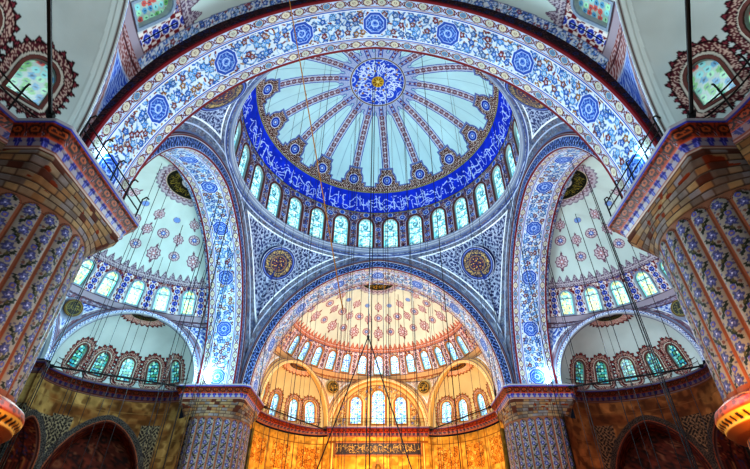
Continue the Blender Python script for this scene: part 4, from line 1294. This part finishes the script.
# ===================================================================== ROUNDELS
def roundel(ctr, nrm, R, label, seed):
    root = tag(empty('calligraphy_roundel', ctr), label, 'roundel', 'gold script roundels on the niche spandrels')
    N = Vector(nrm).normalized(); z = -N; up = (Vector((0, 0, 1)) - z * z.z).normalized(); xx = up.cross(z)
    Rr, Th = mg(np.linspace(0.001, R, 26), np.linspace(0, 2 * PI, 60))
    X, Y = Rr * np.cos(Th), Rr * np.sin(Th)
    warm = ctr[1] > 20
    c = gold_disc(X, Y, R, seed, '14160f' if not warm else '20180a', '8f8038' if not warm else 'e0ac3a')
    P = np.array(N) * .06 + X[..., None] * np.array(xx) + Y[..., None] * np.array(up)
    grid('script_disc', P, c, M['gild'], root)
    Mx = Matrix((xx, up, z)).transposed().to_4x4()
    MB().lathe([(R, .02), (R + .02, -.07), (R + .07, -.07), (R + .08, .05)], Mx, 40).build('rim', M['discrim'], root, True)
for q, k, lab in ((0, 2, 'gold on black roundel left of the tall central windows'), (0, 1, 'gold on black roundel right of the tall central windows'),
                  (1, 1, 'dark roundel on the left half dome spandrel beside the near pier'), (3, 2, 'dark roundel on the right half dome spandrel beside the near pier')):
    p = hexpt(q, k, 18.85, 10.55); ax = Vector(rotz((0, HC, 0), q * PI / 2)); n = ax - p; n.z = 0; n = n.normalized(); n.z = -.15
    roundel(tuple(p + Vector(n) * .12), n, .62, lab, float(q + k))

# ------------------------------------------------------------- inscription panel
root = tag(empty('inscription_panel', (0, YF + .34, 12.45)), 'long dark inscription panel with gold script on the golden far wall', 'inscription panel')
X, Z = mg(np.linspace(-4.65, 4.65, 300), np.linspace(-.62, .62, 44))
c = base(X.shape, rgb('3a2410')); c = mix(c, script(X, Z + .62, 1.24, 4.), rgb('c89a34')); c = mix(c, (np.abs(Z) > .54) | (np.abs(X) > 4.56), rgb('8a4a1c'))
grid('script_field', np.stack([X, 0 * X, Z], -1), c, M['gild'], root)
b = MB()
for z in (-.66, .66): b.box((0, .0, z), (9.5, .1, .09))
for x in (-4.7, 4.7): b.box((x, .0, 0), (.09, .1, 1.4))
b.build('frame', M['frame_gold'], root)
root = tag(empty('mihrab_crest', (0, YF + .3, 10.1)), 'small gilded crest rising at the bottom of the far wall', 'crest')
prof = [(-1.5, 0), (-1.2, .35), (-.7, .45), (-.5, .85), (-.18, 1.0), (0, 1.45), (.18, 1.0), (.5, .85), (.7, .45), (1.2, .35), (1.5, 0)]
mesh_from('crest_board', np.array([(x, y, z) for y in (-.06, .06) for x, z in prof]), [list(range(11)), list(range(21, 10, -1))] + [[k, (k + 1) % 11, 11 + (k + 1) % 11, 11 + k] for k in range(11)], M['frame_gold'], root)
MB().lathe([(.001, .2), (.3, .14), (.34, 0), (.001, 0)], Matrix.Translation((0, -.07, .5)) @ Matrix.Rotation(PI / 2, 4, 'X'), 20).build('boss', M['discrim'], root, True)

# ================================================================ HANGING CABLES
def roof_z(x, y):
    r = math.hypot(x, y)
    zs = []
    if r < RD - .05: zs.append(D0 + DH * math.sqrt(1 - (r / RD) ** 2))
    for q in range(4):
        X, Y, _ = rotz((x, y, 0), -q * PI / 2)
        d = math.hypot(X, Y - HC)
        if Y > HC + .05 and d < HR * math.cos(math.asin(4.9 / HR)): zs.append(HZ + math.sqrt(HR ** 2 - d * d))
        if A0 < Y < A1 and abs(X) < 10.6:
            al = math.acos((abs(X) + AE) / AR); zs.append(SPR + AZ * AR * math.sin(al))
    return min(zs) if zs else None
def cable(x, y, r=.02, zb=3.2, label='thin dark chandelier cable hanging straight down from the domes', group='chandelier cables', mat='cable', name='hanging_cable'):
    zt = roof_z(x, y)
    if zt is None: return
    o = MB().tube([(0, 0, zb - zt), (0, 0, 0)], r, 5).build(name, M[mat])
    o.location = (x, y, zt)
    tag(o, label, 'cable', group)
pts = []
for n, R, ph in ((5, 2.2, .2), (8, 4.6, .5), (12, 7.4, .1), (18, 10.4, .33)):
    for k in range(n):
        a = 2 * PI * (k + ph) / n
        pts.append((R * math.sin(a) + random.uniform(-.4, .4), R * math.cos(a) + random.uniform(-.4, .4)))
for x, y in pts:
    if y < -8.5: continue
    cable(x, y, random.choice((.011, .014, .02)))
for q, nn in ((0, 17), (1, 24), (3, 24)):
    for k in range(nn):
        x = -9.3 + 18.6 * ((k * .618 + .13 * q) % 1.0) + random.uniform(-.25, .25); y = HC + random.uniform(-3.0, 6.5)
        X, Y, _ = rotz((x, y, 0), q * PI / 2)
        if q and Y < -4: continue
        w = {0: ('the far golden half dome', 'far'), 1: ('the left half dome and its arch', 'left'), 3: ('the right half dome and its arch', 'right')}[q]
        cable(X, Y, random.choice((.016, .02, .026)), 3.2, 'thin dark cable hanging down under ' + w[0], 'cables under the %s half dome' % w[1])
# bridle that gathers below one thicker cable
root = tag(empty('chandelier_bridle', (-.49, 0, 14.0)), 'inverted V of dark cables hanging from one thick central cable', 'chandelier bridle')
zt = roof_z(-.49, 0)
MB().tube([(0, 0, zt - 14.0), (0, 0, 0)], .035, 6).build('suspension_cable', M['cable'], root)
for x in (-3.6, 3.4):
    MB().tube([(0, 0, 0), (x, 0, -10.5)], .035, 6).build('leg_cable', M['cable'], root)
MB().tube([(0, 0, 0), (0, 0, -10.5)], .03, 6).build('drop_cable', M['cable'], root)
MB().lathe([(.001, .14), (.07, .1), (.09, 0), (.07, -.1), (.001, -.14)], None, 12).build('knot', M['iron'], root, True)
# ochre rope
p0 = Vector((-3.83, -17.5, 22.57)); p1 = Vector((-1.08, -12.0, 9.6)); d = (p1 - p0)
top = p0 - d * .24
o = MB().tube([(0, 0, 0), tuple(p0 - top), tuple(p1 - top)], .022, 6).build('hanging_rope', M['rope']); o.location = top
tag(o, 'single ochre yellow rope running slantwise down in front of the dome', 'rope')

# ======================================================================= LIGHTS
def lamp(loc, power, color, size=.3, name='lamp'):
    l = bpy.data.lights.new(name, 'POINT'); l.energy = power; l.color = color; l.shadow_soft_size = size
    o = bpy.data.objects.new(name, l); o.location = loc; COL.objects.link(o); return o
COOL = (.68, .92, 1.); FLOODC = (.42, .82, 1.); WARM = (1., .55, .2); NEU = (1., .93, .86)
# soft fill lamps added to brighten domes and arches, no fixture modelled
lamp((0, 0, 18), 11000, COOL, 3., 'hall_fill')
lamp((0, 2, 9), 1800, COOL, 4., 'hall_fill')
lamp((-16, 1, 14), 3300, (.5, .9, 1.), 2., 'hall_fill')
lamp((16, 1, 14), 1700, (.85, .93, 1.), 2., 'hall_fill')
lamp((0, -19.5, 12), 1300, (.72, .92, 1.), 2., 'hall_fill')
for sx in (-1, 1):
    lamp((sx * 5.0, -21.5, 16.2), 620, (.74, .94, 1.), 1., 'niche_fill')  # unseen fill lamps added to brighten the near niche vaults
# warm lights before the far wall
for x in (-5, 0, 5):
    lamp((x, 20.5, 9.), 1300, WARM, 1., 'mihrab_light')
lamp((0, 18.5, 15.5), 1500, (1., .86, .66), 1.5, 'mihrab_light')
# floodlights on the cornices
for (x, y, z, _), e in zip(FL, (190, 120, 130, 130)):
    lamp((x if y > 0 else x * .97, y - (.45 if y > 0 else 0), z + .95), e, FLOODC, .12, 'floodlight_light')
# warm glow near the floor around the near piers
for sx, e in ((-1, 300), (1, 700)):
    lamp((sx * 9.5, -15.5, 5.), e, WARM, .8, 'pier_light')
    lamp((sx * 17.5, 7., 6.5), 420 if sx > 0 else 330, (1., .42, .16) if sx > 0 else (1., .56, .26), .8, 'gallery_fill')  # warm fill added for the gallery walls and arch recesses

w = bpy.data.worlds.new('world'); SC.world = w; w.use_nodes = True
w.node_tree.nodes['Background'].inputs[0].default_value = (.02, .03, .05, 1); w.node_tree.nodes['Background'].inputs[1].default_value = .3
SC.view_settings.view_transform = 'Standard'
SC.view_settings.look = 'None'

SC.view_settings.gamma = .79
SC.view_settings.exposure = .3



# --------------------------------------------------------------------- camera
cam = bpy.data.cameras.new('camera'); co = bpy.data.objects.new('camera', cam); COL.objects.link(co)
F_PX, CX = 451.65, 381.66
cam.sensor_width = 36.; cam.lens = F_PX * 36 / 750
cam.shift_x = (375 - CX) / 750; cam.clip_end = 300
co.location = (.388, -27.556, 1.6)
co.rotation_euler = (PI / 2 + .6452, 0, 0)
SC.camera = co
